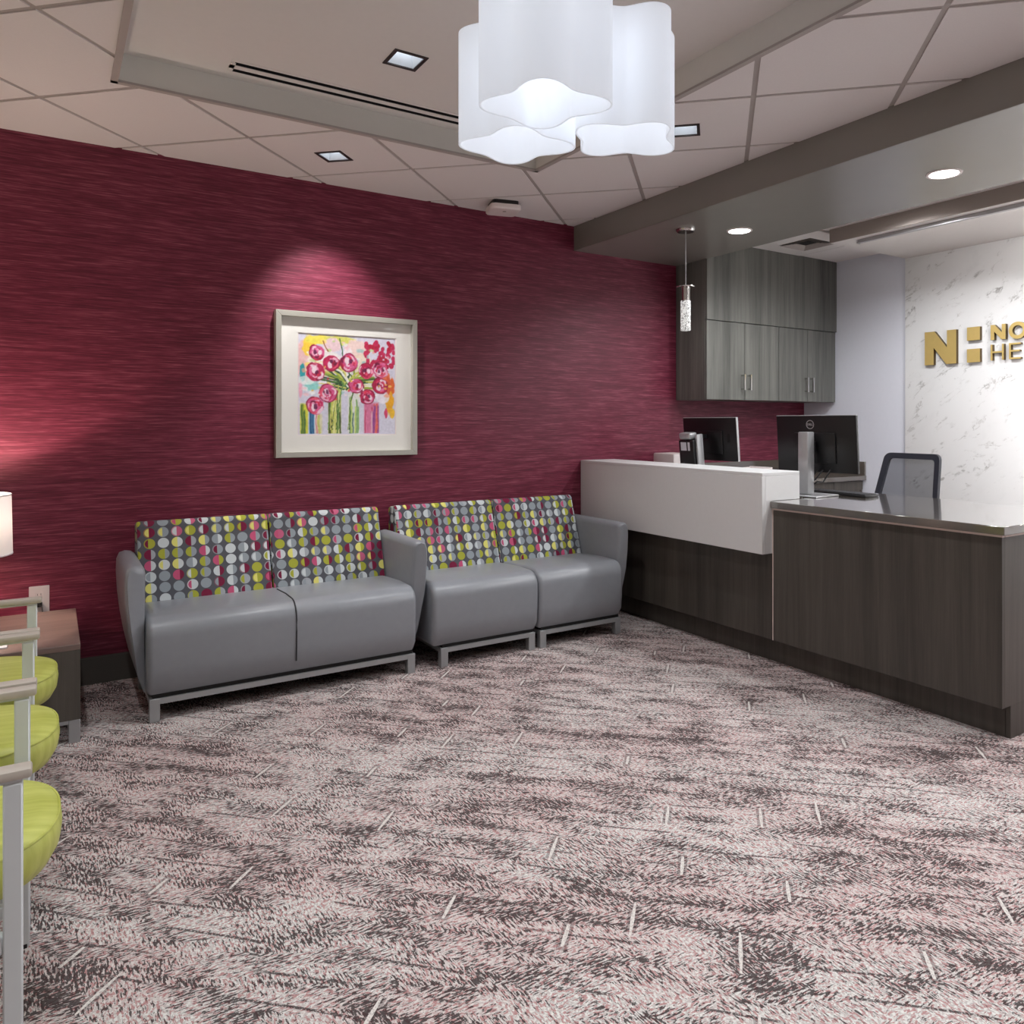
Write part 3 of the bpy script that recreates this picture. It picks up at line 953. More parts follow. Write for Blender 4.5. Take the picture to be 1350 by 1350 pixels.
    for i, (fx, fy) in enumerate(fl):
        cx, cy = (fx - 300) / 765, (fy - 285) / 795
        r0 = .080 + .008 * (i % 3)
        rx_, ry_ = xx - cx + (n3 - .5) * .022, yy - cy + (nz - .5) * .03
        rad, ang = np.hypot(rx_, ry_), np.arctan2(ry_, rx_)
        put(1 - soft(rad, r0 * .92, r0), (196, 34, 88) if i % 2 else (222, 92, 146), 1)
        pal_ = [(176, 16, 62), (236, 120, 168), (252, 226, 238), (226, 40, 84), (120, 12, 60), (250, 190, 214), (206, 30, 90), (240, 90, 120)]
        for q in range(22):
            rk = r0 * rng.uniform(.12, .95); a0 = rng.uniform(-PI, PI); aw = rng.uniform(.35, 1.0); wd_ = r0 * rng.uniform(.08, .2)
            da = np.abs((ang - a0 + PI) % (2 * PI) - PI)
            put((1 - soft(np.abs(rad - rk * (1 - .25 * da)), wd_ * .5, wd_)) * (1 - soft(da, aw * .7, aw)) * (1 - soft(rad, r0 * .96, r0 * 1.02)), pal_[(q + i) % 8], .92)
        put((1 - soft(np.abs(rad - r0 * .95), .003, .009)) * soft(nz, .46, .56), (150, 10, 56), .85)
        blob(cx + .03 * math.cos(i * 2.1), cy + .025 * math.sin(i * 2.1), r0 * .3, r0 * .42, (253, 234, 242), .95, .3, .9)
        blob(cx - .02 * math.cos(i * 1.7), cy - .018 * math.sin(i), r0 * .2, r0 * .3, (96, 12, 66), .85, .35, 1.2)
    for k in range(26):
        blob(rng.uniform(.1, .95), rng.uniform(.3, .65), rng.uniform(.008, .02), rng.uniform(.008, .016), [(252, 238, 240), (255, 200, 90), (236, 60, 80), (250, 250, 250)][k % 4], .85, .3, .6)
    img[:] += (fbm(60, 60, 9, 2)[..., None] - .5) * 26
    img[:] = np.clip(img, 0, 255)
    lin = np.where(img / 255 <= .04045, img / 255 / 12.92, ((img / 255 + .055) / 1.055) ** 2.4)
    ys, xs = np.mgrid[0:n + 1, 0:n + 1]
    W_, H_ = 2 * (ix - .006), iz1 - iz0 - .012
    co = np.stack([-(ix - .006) + xs / n * W_, np.full_like(xs, -.0125, dtype=float), iz0 + .006 + ys / n * H_], -1).reshape(-1, 3)
    idx = (ys[:-1, :-1] * (n + 1) + xs[:-1, :-1]).ravel()
    faces = np.stack([idx, idx + 1, idx + n + 2, idx + n + 1], -1)
    me = bpy.data.meshes.new('print')
    me.from_pydata(co.tolist(), [], faces.tolist())
    at = me.color_attributes.new('Col', 'FLOAT_COLOR', 'POINT')
    buf = np.ones((len(co), 4), dtype=np.float32); buf[:, :3] = lin.reshape(-1, 3)
    at.data.foreach_set('color', buf.ravel())
    me.materials.append(M['print'])
    o = link('print', me, pc)
    return o
paint()
boxo('backing', (-w2 + .01, w2 - .01, -.011, -.002, .01, hh - .01), M['plate'], pc)
boxo('glazing', (-w2 + fw - .001, w2 - fw + .001, -.028, -.026, fw - .001, hh - fw + .001), M['glass'], pc)

# ------------------------------------------------------------------ wall outlet
ou = empty('wall_outlet', (-.052, WY, .457))
tag(ou, 'white wall outlet with a black plug beside the end table', 'outlet')
boxo('plate', (-.042, .042, -.006, 0, -.066, .066), M['plate'], ou, .003)
for z in (-.022, .022):
    s_ = boxo('socket_face', (-.017, .017, -.0085, -.006, z - .014, z + .014), M['plate'], ou, .002)
    boxes('pin_slots', [(-.008, -.006, -.0092, -.0085, z - .002, z + .007), (.006, .008, -.0092, -.0085, z - .002, z + .007)], M['black'], s_)
boxo('plug', (-.013, .013, -.032, -.0085, -.034, -.012), M['black'], ou, .003)
tube('plug_cord', [(0, -.03, -.023), (.012, -.05, -.03), (.016, -.06, -.07), (-.02, -.06, -.2), (-.09, -.05, -.3)], .003, M['black'], ou)

# ------------------------------------------------------------------ seating: grey vinyl with dotted backs
def seat_prof():
    return [(3.835, .118)] + [(3.806, .16), (3.798, .24), (3.796, .32)] + arcpts(3.796 + .085, .375, .085, 180, 92, 8) + [(4.0, .462), (4.18, .452), (4.36, .44), (4.36, .118)]
def back_prof():
    return [(4.24, .43), (4.262, .50), (4.295, .60), (4.328, .70), (4.356, .78)] + arcpts(4.392, .795, .034, 165, 60, 5) + arcpts(4.45, .79, .03, 70, 0, 4) + [(4.475, .70), (4.46, .43)]
def arm(o, x, s):
    """upholstered arm: inner face at x, s=+1 outer side towards +x; tapers to nothing at its foot"""
    bm = bmesh.new()
    sec = [(0, .118), (.004, .118), (.030, .20), (.052, .30), (.068, .40), (.079, .50), (.084, .60), (.082, .655), (.070, .684), (.045, .692), (.02, .688), (.004, .676), (0, .655)]
    ys = [3.842, 3.852, 3.875, 4.0, 4.2, 4.38, 4.405, 4.41]
    inset = [.014, .005, 0, 0, 0, 0, .004, .012]
    rings = []
    for y, i_ in zip(ys, inset):
        ring = []
        for dx, z in sec:
            k = max(0, min(1, (z - .118) / .5))
            cx = .04 * k
            nx = dx + (cx - dx) * min(1, i_ / .05) if z > .2 else dx
            zz = z - (i_ * .8 if z > .6 else 0)
            # the front edge sweeps back towards the floor
            yy = y + (.055 * max(0, (.42 - z) / .3) ** 1.6 if y < 3.9 else 0)
            ring.append(bm.verts.new((x + s * nx, yy, zz)))
        rings.append(ring)
    n = len(sec)
    for a, b in zip(rings, rings[1:]):
        for i in range(n):
            j = (i + 1) % n
            bm.faces.new((a[i], a[j], b[j], b[i]))
    bm.faces.new(rings[0]); bm.faces.new(rings[-1][::-1])
    bmesh.ops.recalc_face_normals(bm, faces=bm.faces)
    return mesh_obj('arm', bm, M['vinyl'], o, 50)
def base(o, xa, xb):
    y0, y1 = 3.82, 4.38
    boxo('underframe', (xa + .012, xb - .012, y0 + .012, y1, .103, .120), M['blackmat'], o)
    for y in (y0, y1 - .035): boxo('base_rail', (xa + .042, xb - .042, y, y + .035, .078, .103), M['steel'], o)
    for x in (xa, xb - .04): boxo('base_rail', (x, x + .04, y0 + .042, y1 - .042, .078, .103), M['steel'], o)
    for x in (xa, xb - .042):
        for y in (y0, y1 - .042): boxo('leg', (x, x + .042, y, y + .042, 0, .103), M['steel'], o, .002, 1)
def seatpart(o, x0, x1): return profile('seat', seat_prof(), x0, x1, M['vinyl'], o, .026, 4, 40)
def backpart(o, x0, x1):
    b = profile('back_cushion', back_prof(), x0, x1, M['dots'], o, .012, 3, 40, uv=True)
    return b
def recentre(o, x, y=4.1):
    """put the Empty at the thing's base and shift its parts to match"""
    o.location = (x, y, 0)
    for c in o.children: c.location = (-x, -y, 0)

sofa = empty('loveseat')
tag(sofa, 'two-seat grey vinyl sofa with two arms and dotted back cushions under the picture', 'sofa', 'grey seating along the red wall')
seatpart(sofa, .347, 1.608)
sm = seat_prof()
tube('seat_seam', [(.985, y - (.002 if y < 3.85 else 0), z + (.001 if z > .44 else 0)) for y, z in ([(3.803, .175)] + sm[2:-2])], .0035, M['seam'], sofa, 6)
backpart(sofa, .352, .978); backpart(sofa, .984, 1.603)
arm(sofa, .347, -1); arm(sofa, 1.608, 1)
base(sofa, .358, 1.606)
recentre(sofa, .978)

c1 = empty('armless_seat')
tag(c1, 'armless grey vinyl seat with one dotted back cushion between the sofa and the armed seat', 'seat', 'grey seating along the red wall')
seatpart(c1, 1.70, 2.366); backpart(c1, 1.705, 2.358); base(c1, 1.755, 2.352)
recentre(c1, 2.03)
c2 = empty('one_arm_seat')
tag(c2, 'grey vinyl seat with a single arm and dotted back cushion next to the reception desk', 'seat', 'grey seating along the red wall')
seatpart(c2, 2.370, 2.990); backpart(c2, 2.366, 2.985); arm(c2, 2.988, 1); base(c2, 2.388, 2.985)
recentre(c2, 2.68)

# ------------------------------------------------------------------ end table with lamp
et = empty('end_table', (-.25, 4.135, 0))
tag(et, 'low dark wood laminate end table between the green chairs and the red wall', 'table')
hx, hy = .349, .37
boxo('top', (-hx, hx, -hy, hy, .383, .407), M['tablelam'], et, .002, 1)
for x0, x1, y0, y1 in ((-hx, hx, -hy, -hy + .02), (-hx, hx, hy - .02, hy), (-hx, -hx + .02, -hy + .02, hy - .02), (hx - .02, hx, -hy + .02, hy - .02)):
    boxo('side_panel', (x0, x1, y0, y1, .095, .383), M['laminate'], et)
boxo('floor_panel', (-hx + .02, hx - .02, -hy + .02, hy - .02, .095, .112), M['laminate'], et)
for y in (-hy, hy - .04): boxo('base_rail', (-hx + .042, hx - .042, y, y + .04, .080, .095), M['steel'], et)
for x in (-hx, hx - .042):
    for y in (-hy, hy - .042): boxo('leg', (x, x + .042, y, y + .042, 0, .095), M['steel'], et, .002, 1)

la = empty('table_lamp', (-.310, 4.22, .407))
tag(la, 'table lamp with a glowing white drum shade on the end table', 'lamp')
lathe('base', [(0, 0), (.085, 0), (.085, .012), (.03, .022), (0, .022)], M['steel'], la)
lathe('stem', [(0, .02), (.03, .02), (.05, .08), (.055, .15), (.035, .23), (.014, .28), (.012, .40), (0, .40)], M['steel'], la)
bm = bmesh.new()
cyl(bm, 0, 0, .335, .602, .165, .160, 48, (False, False))
ds = mesh_obj('shade', bm, M['drum'], la, 60)
md = ds.modifiers.new('thickness', 'SOLIDIFY'); md.thickness = .002; md.offset = -1
for z, r_ in ((.335, .166), (.597, .161)):
    bm = bmesh.new(); cyl(bm, 0, 0, z, z + .006, r_, r_, 48, (False, False)); 
    t2 = mesh_obj('shade_binding', bm, M['paper'], ds, 60); md = t2.modifiers.new('thickness', 'SOLIDIFY'); md.thickness = .003; md.offset = -1
lathe('bulb', [(0, .50), (.02, .495), (.032, .47), (.03, .445), (.014, .41), (0, .40)], M['bulb'], la, 20)
point('lamp_light', (0, 0, .50), P_TABLE, (1, .80, .66), .03, la)
mg = boxo('magazine', (-.11, .11, -.08, .14, 0, .006), M['paper'], None, .001, 1)
mg.location = (-.262, 3.93, .407)
tag(mg, 'thin white magazine lying on the end table', 'magazine')

# ------------------------------------------------------------------ lime green armchairs
def make_chair():
    o = empty('guest_chair')
    # seat: straight at the rear, strongly rounded at the front
    out = []
    n = 40
    for k in range(n + 1):
        a = -PI / 2 + PI * k / n
        c, s = math.cos(a), math.sin(a)
        out.append((.02 + .272 * abs(c) ** .9, .25 * (1 if s > 0 else -1) * abs(s) ** .8))
    out += [(-.10, .25), (-.20, .245), (-.235, .22), (-.24, .0), (-.235, -.22), (-.20, -.245), (-.10, -.25)]
    bm = bmesh.new()
    def ring(sc, z): return [bm.verts.new((.02 + (x - .02) * sc, y * sc, z)) for x, y in out]
    rs = [ring(.80, .352), ring(.93, .362), ring(.985, .39), ring(1.0, .42), ring(.992, .440), ring(.965, .452), ring(.85, .461), ring(.55, .468), ring(.2, .470)]
    m_ = len(out)
    for a, b in zip(rs, rs[1:]):
        for i in range(m_):
            j = (i + 1) % m_
            bm.faces.new((a[i], a[j], b[j], b[i]))
    bm.faces.new(rs[0][::-1]); bm.faces.new(rs[-1])
    seat = mesh_obj('seat', bm, M['lime'], o, 60)
    tube('welt', [(.02 + (x - .02) * .981, y * .981, .4475) for x, y in out[:n + 1]], .003, M['lime'], seat, 6)
    for s in (-1, 1):
        y = s * .27
        boxo('front_leg', (.193, .225, y - .018, y + .018, 0, .628), M['alu'], o, .003, 1)
        boxo('rear_leg', (-.26, -.22, y - .015, y + .015, 0, .628), M['alu'], o, .003, 1)
        boxo('arm_rail', (-.26, .224, y - .015, y + .015, .6285, .634), M['alu'], o)
        boxo('armrest', (-.25, .240, y - .023, y + .023, .634, .654), M['armtaupe'], o, .006, 2)
        boxo('side_rail', (-.22, .193, y - .012, y + .012, .30, .335), M['alu'], o, .002, 1)
        boxo('glide', (.198, .220, y - .019, y + .019, 0, .010), M['black'], o)
        boxo('stretcher', (-.22, .193, y - .010, y + .010, .085, .115), M['alu'], o, .002, 1)
    boxo('cross_rail', (-.01, .03, -.258, .258, .31, .352), M['alu'], o, .002, 1)
    boxo('cross_rail', (-.20, -.16, -.258, .258, .31, .352), M['alu'], o, .002, 1)
    # curved upholstered back
    bm = bmesh.new()
    ny, nz = 16, 8
    grid = {}
    for side in (0, 1):
        for i in range(ny + 1):
            for j in range(nz + 1):
                q = (i / ny * 2 - 1); h = j / nz
                y = q * .245; z = .48 + h * .36
                x = -.275 - .07 * h + .05 * q * q - side * .045 * math.sqrt(max(0, 1 - abs(q) ** 6)) * math.sqrt(max(.0, 1 - abs(2 * h - 1) ** 6))
                grid[side, i, j] = bm.verts.new((x, y, z))
    for side in (0, 1):
        for i in range(ny):
            for j in range(nz):
                bm.faces.new((grid[side, i, j], grid[side, i + 1, j], grid[side, i + 1, j + 1], grid[side, i, j + 1]))
    bmesh.ops.remove_doubles(bm, verts=bm.verts, dist=1e-4)
    bmesh.ops.recalc_face_normals(bm, faces=bm.faces)
    mesh_obj('backrest', bm, M['lime'], o, 60)
    for s in (-1, 1): tube('back_support', [(-.24, s * .2, .33), (-.30, s * .2, .5), (-.345, s * .2, .72)], .011, M['alu'], o)
    return o
proto = make_chair()
for i, (y, lab) in enumerate(((2.11, 'lime green armchair nearest the camera in the row of three'), (2.715, 'middle lime green armchair of the row of three'), (3.31, 'lime green armchair beside the end table, last of the row of three'))):
    o = proto if i == 0 else copy_tree(proto)
    o.location = (-.272, y, 0)
    tag(o, lab, 'chair', 'green armchairs in a row')

# ------------------------------------------------------------------ reception desk
dk = empty('reception_desk', (3.28, 1.64, 0))
tag(dk, 'dark wood-laminate reception desk with grey worktop and raised white counter', 'reception desk')
def dbox(name, x0, x1, y0, y1, z0, z1, m, bev=0, seg=1):
    return boxo(name, (x0 - 3.28, x1 - 3.28, y0 - 1.64, y1 - 1.64, z0, z1), M[m], dk, bev, seg)
YS = 2.865
dbox('toe_kick', 3.35, 3.37, 1.66, WY - .002, 0, .16, 'laminate')
dbox('front_panel', 3.28, 3.302, 1.64, YS - .0145, .138, .852, 'laminate', .001)
dbox('edge_strip', 3.279, 3.302, YS - .0145, YS - .0085, .138, .852, 'edge')
dbox('recessed_panel', 3.283, 3.302, YS, WY - .002, .138, .88, 'laminate', .001)
dbox('side_panel', 3.302, 4.12, 1.64, 1.662, .138, .852, 'laminate', .001)
dbox('side_base', 3.35, 4.12, 1.64, 1.662, 0, .138, 'laminate')
dbox('edge_strip', 3.278, 3.30, 1.638, YS - .0085, .850, .861, 'edge')
dbox('edge_strip', 3.30, 4.14, 1.636, 1.66, .850, .861, 'edge')
dbox('bottom_shelf', 3.302, 3.36, 1.662, WY - .002, .138, .156, 'laminate')
dbox('worktop', 3.262, 4.18, 1.622, YS - .0085, .861, .897, 'worktop', .002)
dbox('low_worktop', 3.50, 4.10, YS, WY - .002, .725, .76, 'worktop', .002)
dbox('inner_panel', 3.36, 4.10, YS - .03, YS - .01, 0, .86, 'laminate')
dbox('inner_panel', 4.06, 4.08, 1.7, YS - .05, .3, .86, 'laminate')
dbox('counter_front', 3.20, 3.225, YS - .008, WY - .002, .612, 1.036, 'white', .002)
dbox('counter_top', 3.20, 3.505, YS - .008, WY - .002, 1.036, 1.054, 'white', .002)
dbox('counter_end', 3.225, 3.505, YS - .008, YS + .012, .612 + .286, 1.036, 'white', .001)
dbox('counter_end', 3.225, 3.2815, YS - .008, YS + .012, .612, .8975, 'white', .001)
dbox('counter_back', 3.48, 3.505, YS + .012, WY - .002, .70, 1.036, 'white', .001)
dbox('counter_soffit', 3.225, 3.283, YS + .012, WY - .002, .612, .63, 'white', .001)

# back counter on the red wall
bc = empty('back_counter', (4.65, WY, 0))
tag(bc, 'grey-topped storage counter with backsplash under the wall cabinet', 'counter')
bx = lambda name, x0, x1, y0, y1, z0, z1, m, bev=.001: boxo(name, (x0 - 4.65, x1 - 4.65, y0 - WY, y1 - WY, z0, z1), M[m], bc, bev, 1)
CX0 = 4.12
bx('worktop', CX0, XR - .002, 3.93, WY - .022, .848, .884, 'worktop')
bx('backsplash', CX0, XR - .022, WY - .022, WY - .002, .848, 1.0, 'worktop')
bx('backsplash', XR - .022, XR - .002, 3.934, WY - .002, .884, 1.0, 'worktop')
bx('carcass', CX0 + .02, XR - .002, 3.98, WY - .02, .1, .848, 'laminate')
bx('plinth', CX0 + .05, XR - .002, 4.03, WY - .02, 0, .1, 'laminate')
xs = np.linspace(CX0 + .022, XR - .006, 5)
for a, b in zip(xs, xs[1:]):
    d_ = bx('door', a + .002, b - .002, 3.96, 3.98, .105, .842, 'laminate')
    boxes('handle', [(b - 4.65 - .05, b - 4.65 - .042, 3.935 - WY, 3.943 - WY, .66, .77), (b - 4.65 - .05, b - 4.65 - .042, 3.943 - WY, 3.96 - WY, .665, .675), (b - 4.65 - .05, b - 4.65 - .042, 3.943 - WY, 3.96 - WY, .755, .765)], M['chrome'], d_)

# wall cabinet
wc = empty('wall_cabinet', (4.123, WY, 1.503))
tag(wc, 'tall wood-grain wall cabinet with four doors behind the desk, coloured as brightly lit', 'cabinet')
wx = lambda name, x0, x1, y0, y1, z0, z1, m, bev=.001, par=None: boxo(name, (x0 - 4.123, x1 - 4.123, y0 - WY, y1 - WY, z0 - 1.503, z1 - 1.503), M[m], par or wc, bev, 1)
wx('body', 4.123, XR - .012, 4.249, WY - .002, 1.503, ZH - .001, 'cablam_lit')
wx('fascia', 4.123, XR - .001, 4.222, 4.2488, 2.108, ZH - .001, 'cablam_lit')
ds_ = [4.123, 4.536, 4.932, 5.29, XR - .012]
for k, (a, b) in enumerate(zip(ds_, ds_[1:])):
    d_ = wx('door', a + .0025, b - .0025, 4.2275, 4.2485, 1.503, 2.1035, 'cablam_lit')
    hxp = (b - .035) if k % 2 == 0 else (a + .035)
    h_ = [(hxp - .006, hxp + .006, 4.190, 4.202, 1.580, 1.702), (hxp - .006, hxp + .006, 4.202, 4.2275, 1.582, 1.594), (hxp - .006, hxp + .006, 4.202, 4.2275, 1.688, 1.700)]
    boxes('handle', [(p - 4.123, q - 4.123, r_ - WY, s_ - WY, t1 - 1.503, t2 - 1.503) for p, q, r_, s_, t1, t2 in h_], M['chrome'], d_)

# ------------------------------------------------------------------ gold lettering
def poly_obj(name, polys, depth, mat, side, parent, x):
    """flat outlines in (y,z), extruded from x back to x+depth; face brass, edges darker"""
    bm = bmesh.new()
    for p in polys:
        f = [bm.verts.new((x, y, z)) for y, z in p]
        b = [bm.verts.new((x + depth, y, z)) for y, z in p]
        ff = bm.faces.new(f); ff.material_index = 0
        bm.faces.new(b[::-1]).material_index = 1
        for i in range(len(p)):
            j = (i + 1) % len(p)
            bm.faces.new((f[j], f[i], b[i], b[j])).material_index = 1
    bmesh.ops.recalc_face_normals(bm, faces=bm.faces)
    o = mesh_obj(name, bm, mat, parent)
    o.data.materials.append(side)
    return o
sg = empty('lettering_sign', (XR - .018, 3.0, 1.77))
tag(sg, 'brass capital lettering and emblem mounted on the marble wall', 'sign')
XS, DS = -.032, .03
def yz(l): return [(y - 3.0, z - 1.77) for y, z in l]
def letter(name, polys): return poly_obj(name, [yz(p) for p in polys], DS, M['gold'], M['goldside'], sg, XS)
# N emblem: y decreases to the right
ya, yb, za, zb = 3.388, 3.140, 1.768, 2.022
sw = .072
letter('emblem_letter', [[(ya, za), (ya, zb), (ya - .078, zb), (yb + sw, za + .125), (yb + sw, zb), (yb, zb), (yb, za), (yb + .078, za), (ya - sw, zb - .125), (ya - sw, za)]])
letter('emblem_square', [rect(2.965, 3.060, 1.928, 2.026)])
letter('emblem_square', [rect(2.965, 3.060, 1.768, 1.866)])
def Nl(y, z0, z1, w, s):
    return [[(y, z0), (y, z1), (y - s * 1.1, z1), (y - w + s, z0 + s * 1.9), (y - w + s, z1), (y - w, z1), (y - w, z0), (y - w + s * 1.1, z0), (y - s, z1 - s * 1.9), (y - s, z0)]]
letter('letter', Nl(2.889, 1.918, 2.026, .104, .026))
def O_(cy, cz, r, s, n=32):
    qs = []
    for k in range(n):
        a0, a1 = 2 * PI * k / n, 2 * PI * (k + 1) / n
        qs.append([(cy + r * math.cos(a0), cz + r * math.sin(a0)), (cy + r * math.cos(a1), cz + r * math.sin(a1)), (cy + (r - s) * math.cos(a1), cz + (r - s) * math.sin(a1)), (cy + (r - s) * math.cos(a0), cz + (r - s) * math.sin(a0))])
    return qs
letter('letter', O_(2.704, 1.972, .060, .025))
s_ = .013
letter('letter', [rect(2.889 - s_, 2.889, 1.772, 1.886), rect(2.797, 2.797 + s_, 1.772, 1.886), rect(2.797 + s_, 2.889 - s_, 1.824, 1.836)])
letter('letter', [rect(2.762 - s_, 2.762, 1.772, 1.886), rect(2.683, 2.762 - s_, 1.874, 1.886), rect(2.69, 2.762 - s_, 1.824, 1.836), rect(2.683, 2.762 - s_, 1.772, 1.784)])

# ------------------------------------------------------------------ computers on the desk
def monitor(label, x, y, z0, w, h, zc, tilt, yaw, silver, mini):
    o = empty('computer_monitor', (x, y, z0), yaw)
    tag(o, label, 'monitor', 'computer monitors on the desk')
    c = zc - z0
    mt = Matrix.Translation((0, 0, c)) @ Matrix.Rotation(tilt, 4, 'Y') @ Matrix.Translation((0, 0, -c))
    bm = bmesh.new(); box(bm, 0, .022, -w / 2, w / 2, c - h / 2, c + h / 2, mt); bevel(bm, .004, 2)
    b_ = mesh_obj('housing', bm, M['black'], o, 40)
    bm = bmesh.new(); vs, _ = box(bm, -.012, .002, -w * .26, w * .26, c - h * .34, c + h * .2, mt); bevel(bm, .006, 2)
    mesh_obj('rear_bulge', bm, M['black'], o, 40)
    bm = bmesh.new()
    if mini: box(bm, .004, .0225, -w / 2 - .002, -w / 2 + .001, c - h / 2, c + h / 2 + .002, mt)
    box(bm, .0, .0225, -w / 2, w / 2, c + h / 2 - .001, c + h / 2 + .002, mt)
    mesh_obj('bezel_edge', bm, M['silver'] if mini else M['steel'], o)
    bm = bmesh.new(); box(bm, .0222, .0232, -w / 2 + .008, w / 2 - .008, c - h / 2 + .012, c + h / 2 - .008, mt)
    mesh_obj('screen', bm, M['black'], o)
    return o, mt, c
m2, mt, c = monitor('large flat monitor seen from behind on the open grey desktop, silver stand', 3.765, 2.955, .897, .545, .335, 1.20, R(-4), R(3), True, False)
bm = bmesh.new(); box(bm, -.12, -.055, -.034, .034, .012, .375); bevel(bm, .006, 2)
mesh_obj('stand_column', bm, M['silver'], m2, 40)
boxo('stand_neck', (-.056, -.025, -.025, .025, .25, .32), M['black'], m2, .003, 1)
boxo('stand_base', (-.16, .06, -.12, .10, 0, .010), M['silver'], m2, .003, 1)
boxo('base_underside', (-.158, .058, -.118, .098, -.0005, .002), M['black'], m2)
bm = bmesh.new()
n = 28; rg = []
for k in range(n):
    a0 = 2 * PI * k / n
    rg.append([bm.verts.new(mt @ Vector((xx_, .03 + r_ * math.cos(a0), c + .115 + r_ * math.sin(a0)))) for xx_, r_ in ((-.0012, .027), (-.0012, .0225), (.002, .0225), (.002, .027))])
for k in range(n):
    for i in range(4): bm.faces.new((rg[k][i], rg[k][(i + 1) % 4], rg[(k + 1) % n][(i + 1) % 4], rg[(k + 1) % n][i]))
bmesh.ops.recalc_face_normals(bm, faces=bm.faces)
mesh_obj('logo_ring', bm, M['silver'], m2)
fc = bpy.data.curves.new('logo_text', 'FONT'); fc.body = 'DELL'; fc.size = .0175; fc.align_x = 'CENTER'; fc.align_y = 'CENTER'; fc.extrude = .0006; fc.offset = .0005
fo = bpy.data.objects.new('logo_text_source', fc); COL.objects.link(fo)
dg = bpy.context.evaluated_depsgraph_get()
lm_ = bpy.data.meshes.new_from_object(fo.evaluated_get(dg))
bpy.data.objects.remove(fo, do_unlink=True)
lm_.materials.clear(); lm_.materials.append(M['silver'])
lt = link('logo_text', lm_, m2)
lt.matrix_basis = mt @ Matrix.Translation((-.001, .03, c + .115)) @ Matrix(((0, 0, -1, 0), (-1, 0, 0, 0), (0, 1, 0, 0), (0, 0, 0, 1)))
for k, (y0, y1, dz) in enumerate(((-.06, .04, -.03), (-.11, -.02, -.04), (-.02, .07, -.045))):
    tube('cable', [(-.01, y0, c - .15), (-.04, (y0 * 2 + y1) / 3, c - .18 + dz), (-.05, (y0 + 2 * y1) / 3, c - .19 + dz * .7), (-.06, y1, c - .2 + dz)], .005, M['black'], m2, 6)
m2['label'] = 'larger black monitor seen from behind beside the mesh chair, silver stand'

m1, mt1, c_ = monitor('smaller black monitor seen from behind above the raised white counter', 3.85, 3.92, .76, .50, .30, 1.21, R(-5), R(2), True, True)
bm = bmesh.new(); box(bm, -.15, -.085, -.035, .105, .10, .462, Matrix.Rotation(R(-6), 4, 'Y')); bevel(bm, .005, 2)
mesh_obj('mini_computer', bm, M['black'], m1, 40)
bm = bmesh.new(); box(bm, -.152, -.08, -.012, .10, .466, .512, Matrix.Rotation(R(-6), 4, 'Y')); bevel(bm, .012, 3)
mesh_obj('stand_head', bm, M['silver'], m1, 40)
bm = bmesh.new(); box(bm, -.13, -.07, -.055, -.036, .01, .50, Matrix.Rotation(R(-6), 4, 'Y')); bevel(bm, .006, 2)
mesh_obj('stand_column', bm, M['silver'], m1, 40)
boxo('stand_neck', (-.14, -.02, .0, .07, .455, .485), M['black'], m1, .003, 1)
for y0, y1 in ((.03, .085), (-.002, .018)):
    bm = bmesh.new(); box(bm, -.1512, -.150, y0, y1, .39, .448, Matrix.Rotation(R(-6), 4, 'Y'))
    mesh_obj('sticker', bm, M['label'], m1)
boxo('stand_base', (-.17, .06, -.13, .13, 0, .012), M['silver'], m1, .003, 1)
boxo('port_cover', (-.0035, .001, -.19, -.17, .43, .52), M['blackmat'], m1)
tube('cable', [(-.12, .10, .40), (-.12, .14, .38), (-.11, .135, .33), (-.1, .10, .30)], .0035, M['black'], m1, 6)

kb = boxo('keyboard', (-.065, .065, -.215, .215, 0, .014), M['black'], None, .004, 2)
kb.location = (3.925, 2.90, .898)
tag(kb, 'black computer keyboard lying on the grey desktop', 'keyboard')
bm = bmesh.new()
for r_ in range(5):
    for q in range(15):
        box(bm, -.055 + r_ * .022, -.055 + r_ * .022 + .018, -.205 + q * .0275, -.205 + q * .0275 + .024, .0142, .018)
kk = mesh_obj('keys', bm, M['black'], kb); kk['kind'] = 'stuff'

# things on the low worktop and back counter
pr = empty('desktop_printer', (3.93, 4.40, .76))
tag(pr, 'pale grey printer box standing behind the white counter near the red wall', 'printer')
boxo('body', (-.10, .10, -.13, .10, 0, .335), M['plate'], pr, .008, 2)
boxo('paper_slot', (-.102, -.099, -.10, .07, .12, .15), M['blackmat'], pr)
tr_ = empty('paper_tray', (3.98, 3.66, .76))
tag(tr_, 'white paper tray standing beside the smaller monitor', 'tray')
boxo('tray_floor', (-.11, .11, -.10, .10, 0, .01), M['plate'], tr_, .002, 1)
boxo('tray_back', (.10, .11, -.10, .10, .01, .262), M['plate'], tr_, .002, 1)
boxo('tray_front', (-.11, -.10, -.10, .10, .01, .262), M['plate'], tr_, .002, 1)
for y in (-.10, .09): boxo('tray_side', (-.10, .10, y, y + .01, .01, .255), M['plate'], tr_, .002, 1)
boxo('paper', (-.095, .095, -.085, .085, .011, .24), M['paper'], tr_)
tp = empty('desk_telephone', (5.02, 4.32, .884))
tag(tp, 'small black telephone on the back counter left of the larger monitor', 'telephone')
bm = bmesh.new(); vs, _ = box(bm, -.08, .08, -.08, .08, 0, .05)
for v in vs:
    if v.co.z > .04 and v.co.y < 0: v.co.z = .025
bevel(bm, .006, 2); mesh_obj('body', bm, M['black'], tp, 40)
boxo('handset', (-.085, -.045, -.085, .085, .04, .066), M['black'], tp, .008, 2)
boxo('keypad', (-.02, .05, -.06, .02, .034, .044), M['blackmat'], tp, .002, 1)

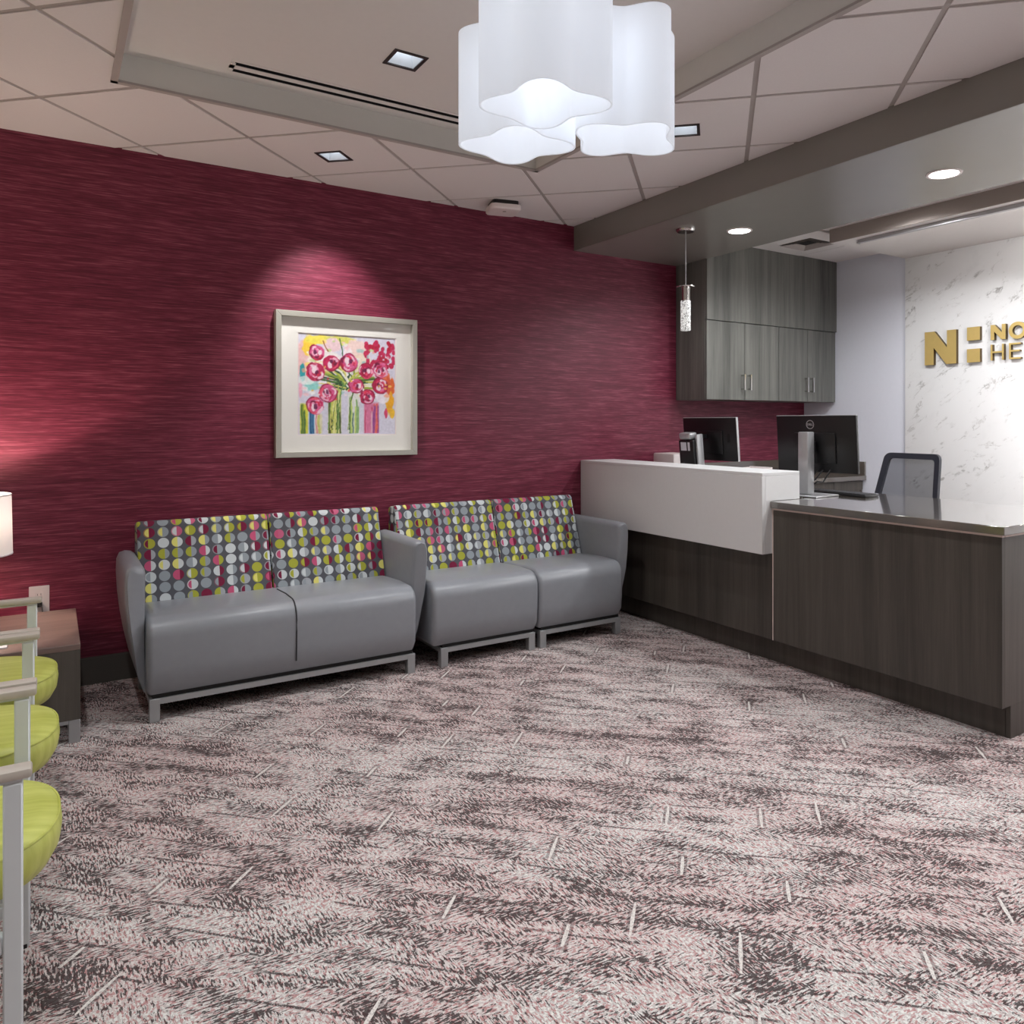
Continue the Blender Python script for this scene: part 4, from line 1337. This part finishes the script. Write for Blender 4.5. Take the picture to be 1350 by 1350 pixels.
# ------------------------------------------------------------------ mesh task chair behind the desk
tc = empty('task_chair', (4.40, 2.93, 0), R(-4))
tag(tc, 'dark task chair with a see-through mesh back behind the desk', 'chair')
def back_out(k, inset=0.0):
    """rounded trapezoid outline of the chair back (y,z)"""
    zt, zb2 = 1.125 - inset, .66 + inset
    wt, wb = .205 - inset, .245 - inset
    pts = []
    r_ = .045 if not inset else .025
    for (cy, cz, a0) in ((wt - r_, zt - r_, 0), (-wt + r_, zt - r_, 90), (-wb + r_, zb2 + r_, 180), (wb - r_, zb2 + r_, 270)):
        for q in range(7):
            a = R(a0 + 90 * q / 6)
            pts.append((cy + r_ * math.cos(a), cz + r_ * math.sin(a)))
    return pts
def bx_(y, z): return .19 + .24 * (z - .66) - .35 * y * y
bm = bmesh.new()
po, pi_ = back_out(0), back_out(0, .036)
n = len(po)
rr = []
for k in range(n):
    (y0, z0), (y1, z1) = po[k], pi_[k]
    rr.append([bm.verts.new((bx_(y0, z0) - .012, y0, z0)), bm.verts.new((bx_(y1, z1) - .012, y1, z1)), bm.verts.new((bx_(y1, z1) + .012, y1, z1)), bm.verts.new((bx_(y0, z0) + .012, y0, z0))])
for k in range(n):
    for i in range(4): bm.faces.new((rr[k][i], rr[k][(i + 1) % 4], rr[(k + 1) % n][(i + 1) % 4], rr[(k + 1) % n][i]))
bmesh.ops.recalc_face_normals(bm, faces=bm.faces)
mesh_obj('back_frame', bm, M['navy'], tc, 50)
bm = bmesh.new()
cv = bm.verts.new((bx_(0, .89), 0, .89))
rv = [bm.verts.new((bx_(y, z), y, z)) for y, z in pi_]
for k in range(n): bm.faces.new((cv, rv[k], rv[(k + 1) % n]))
mesh_obj('back_mesh', bm, M['meshfab'], tc, 80)
bm = bmesh.new(); box(bm, -.28, .2, -.24, .24, .44, .52); bevel(bm, .035, 4)
mesh_obj('seat', bm, M['navy'], tc, 50)
tube('back_spine', [(.12, 0, .42), (.23, 0, .46), (.235, 0, .58), (.215, 0, .72)], .02, M['black'], tc)
cylo('gas_lift', -.02, 0, .12, .44, .025, M['black'], tc)
for k in range(5):
    a = 2 * PI * k / 5 + .3
    leg_ = tube('base_leg', [(-.02, 0, .12), (-.02 + .28 * math.cos(a), .28 * math.sin(a), .075)], .018, M['black'], tc)
    lathe('caster', [(0, 0), (.02, .004), (.028, .028), (.02, .052), (.008, .06), (0, .06)], M['black'], leg_, 14, (-.02 + .28 * math.cos(a), .28 * math.sin(a)))
for s in (-1, 1):
    tube('arm_post', [(-.02, s * .23, .44), (-.02, s * .28, .48), (-.02, s * .29, .62)], .014, M['black'], tc)
    boxo('arm_pad', (-.14, .10, s * .29 - .04, s * .29 + .04, .62, .645), M['black'], tc, .01, 2)
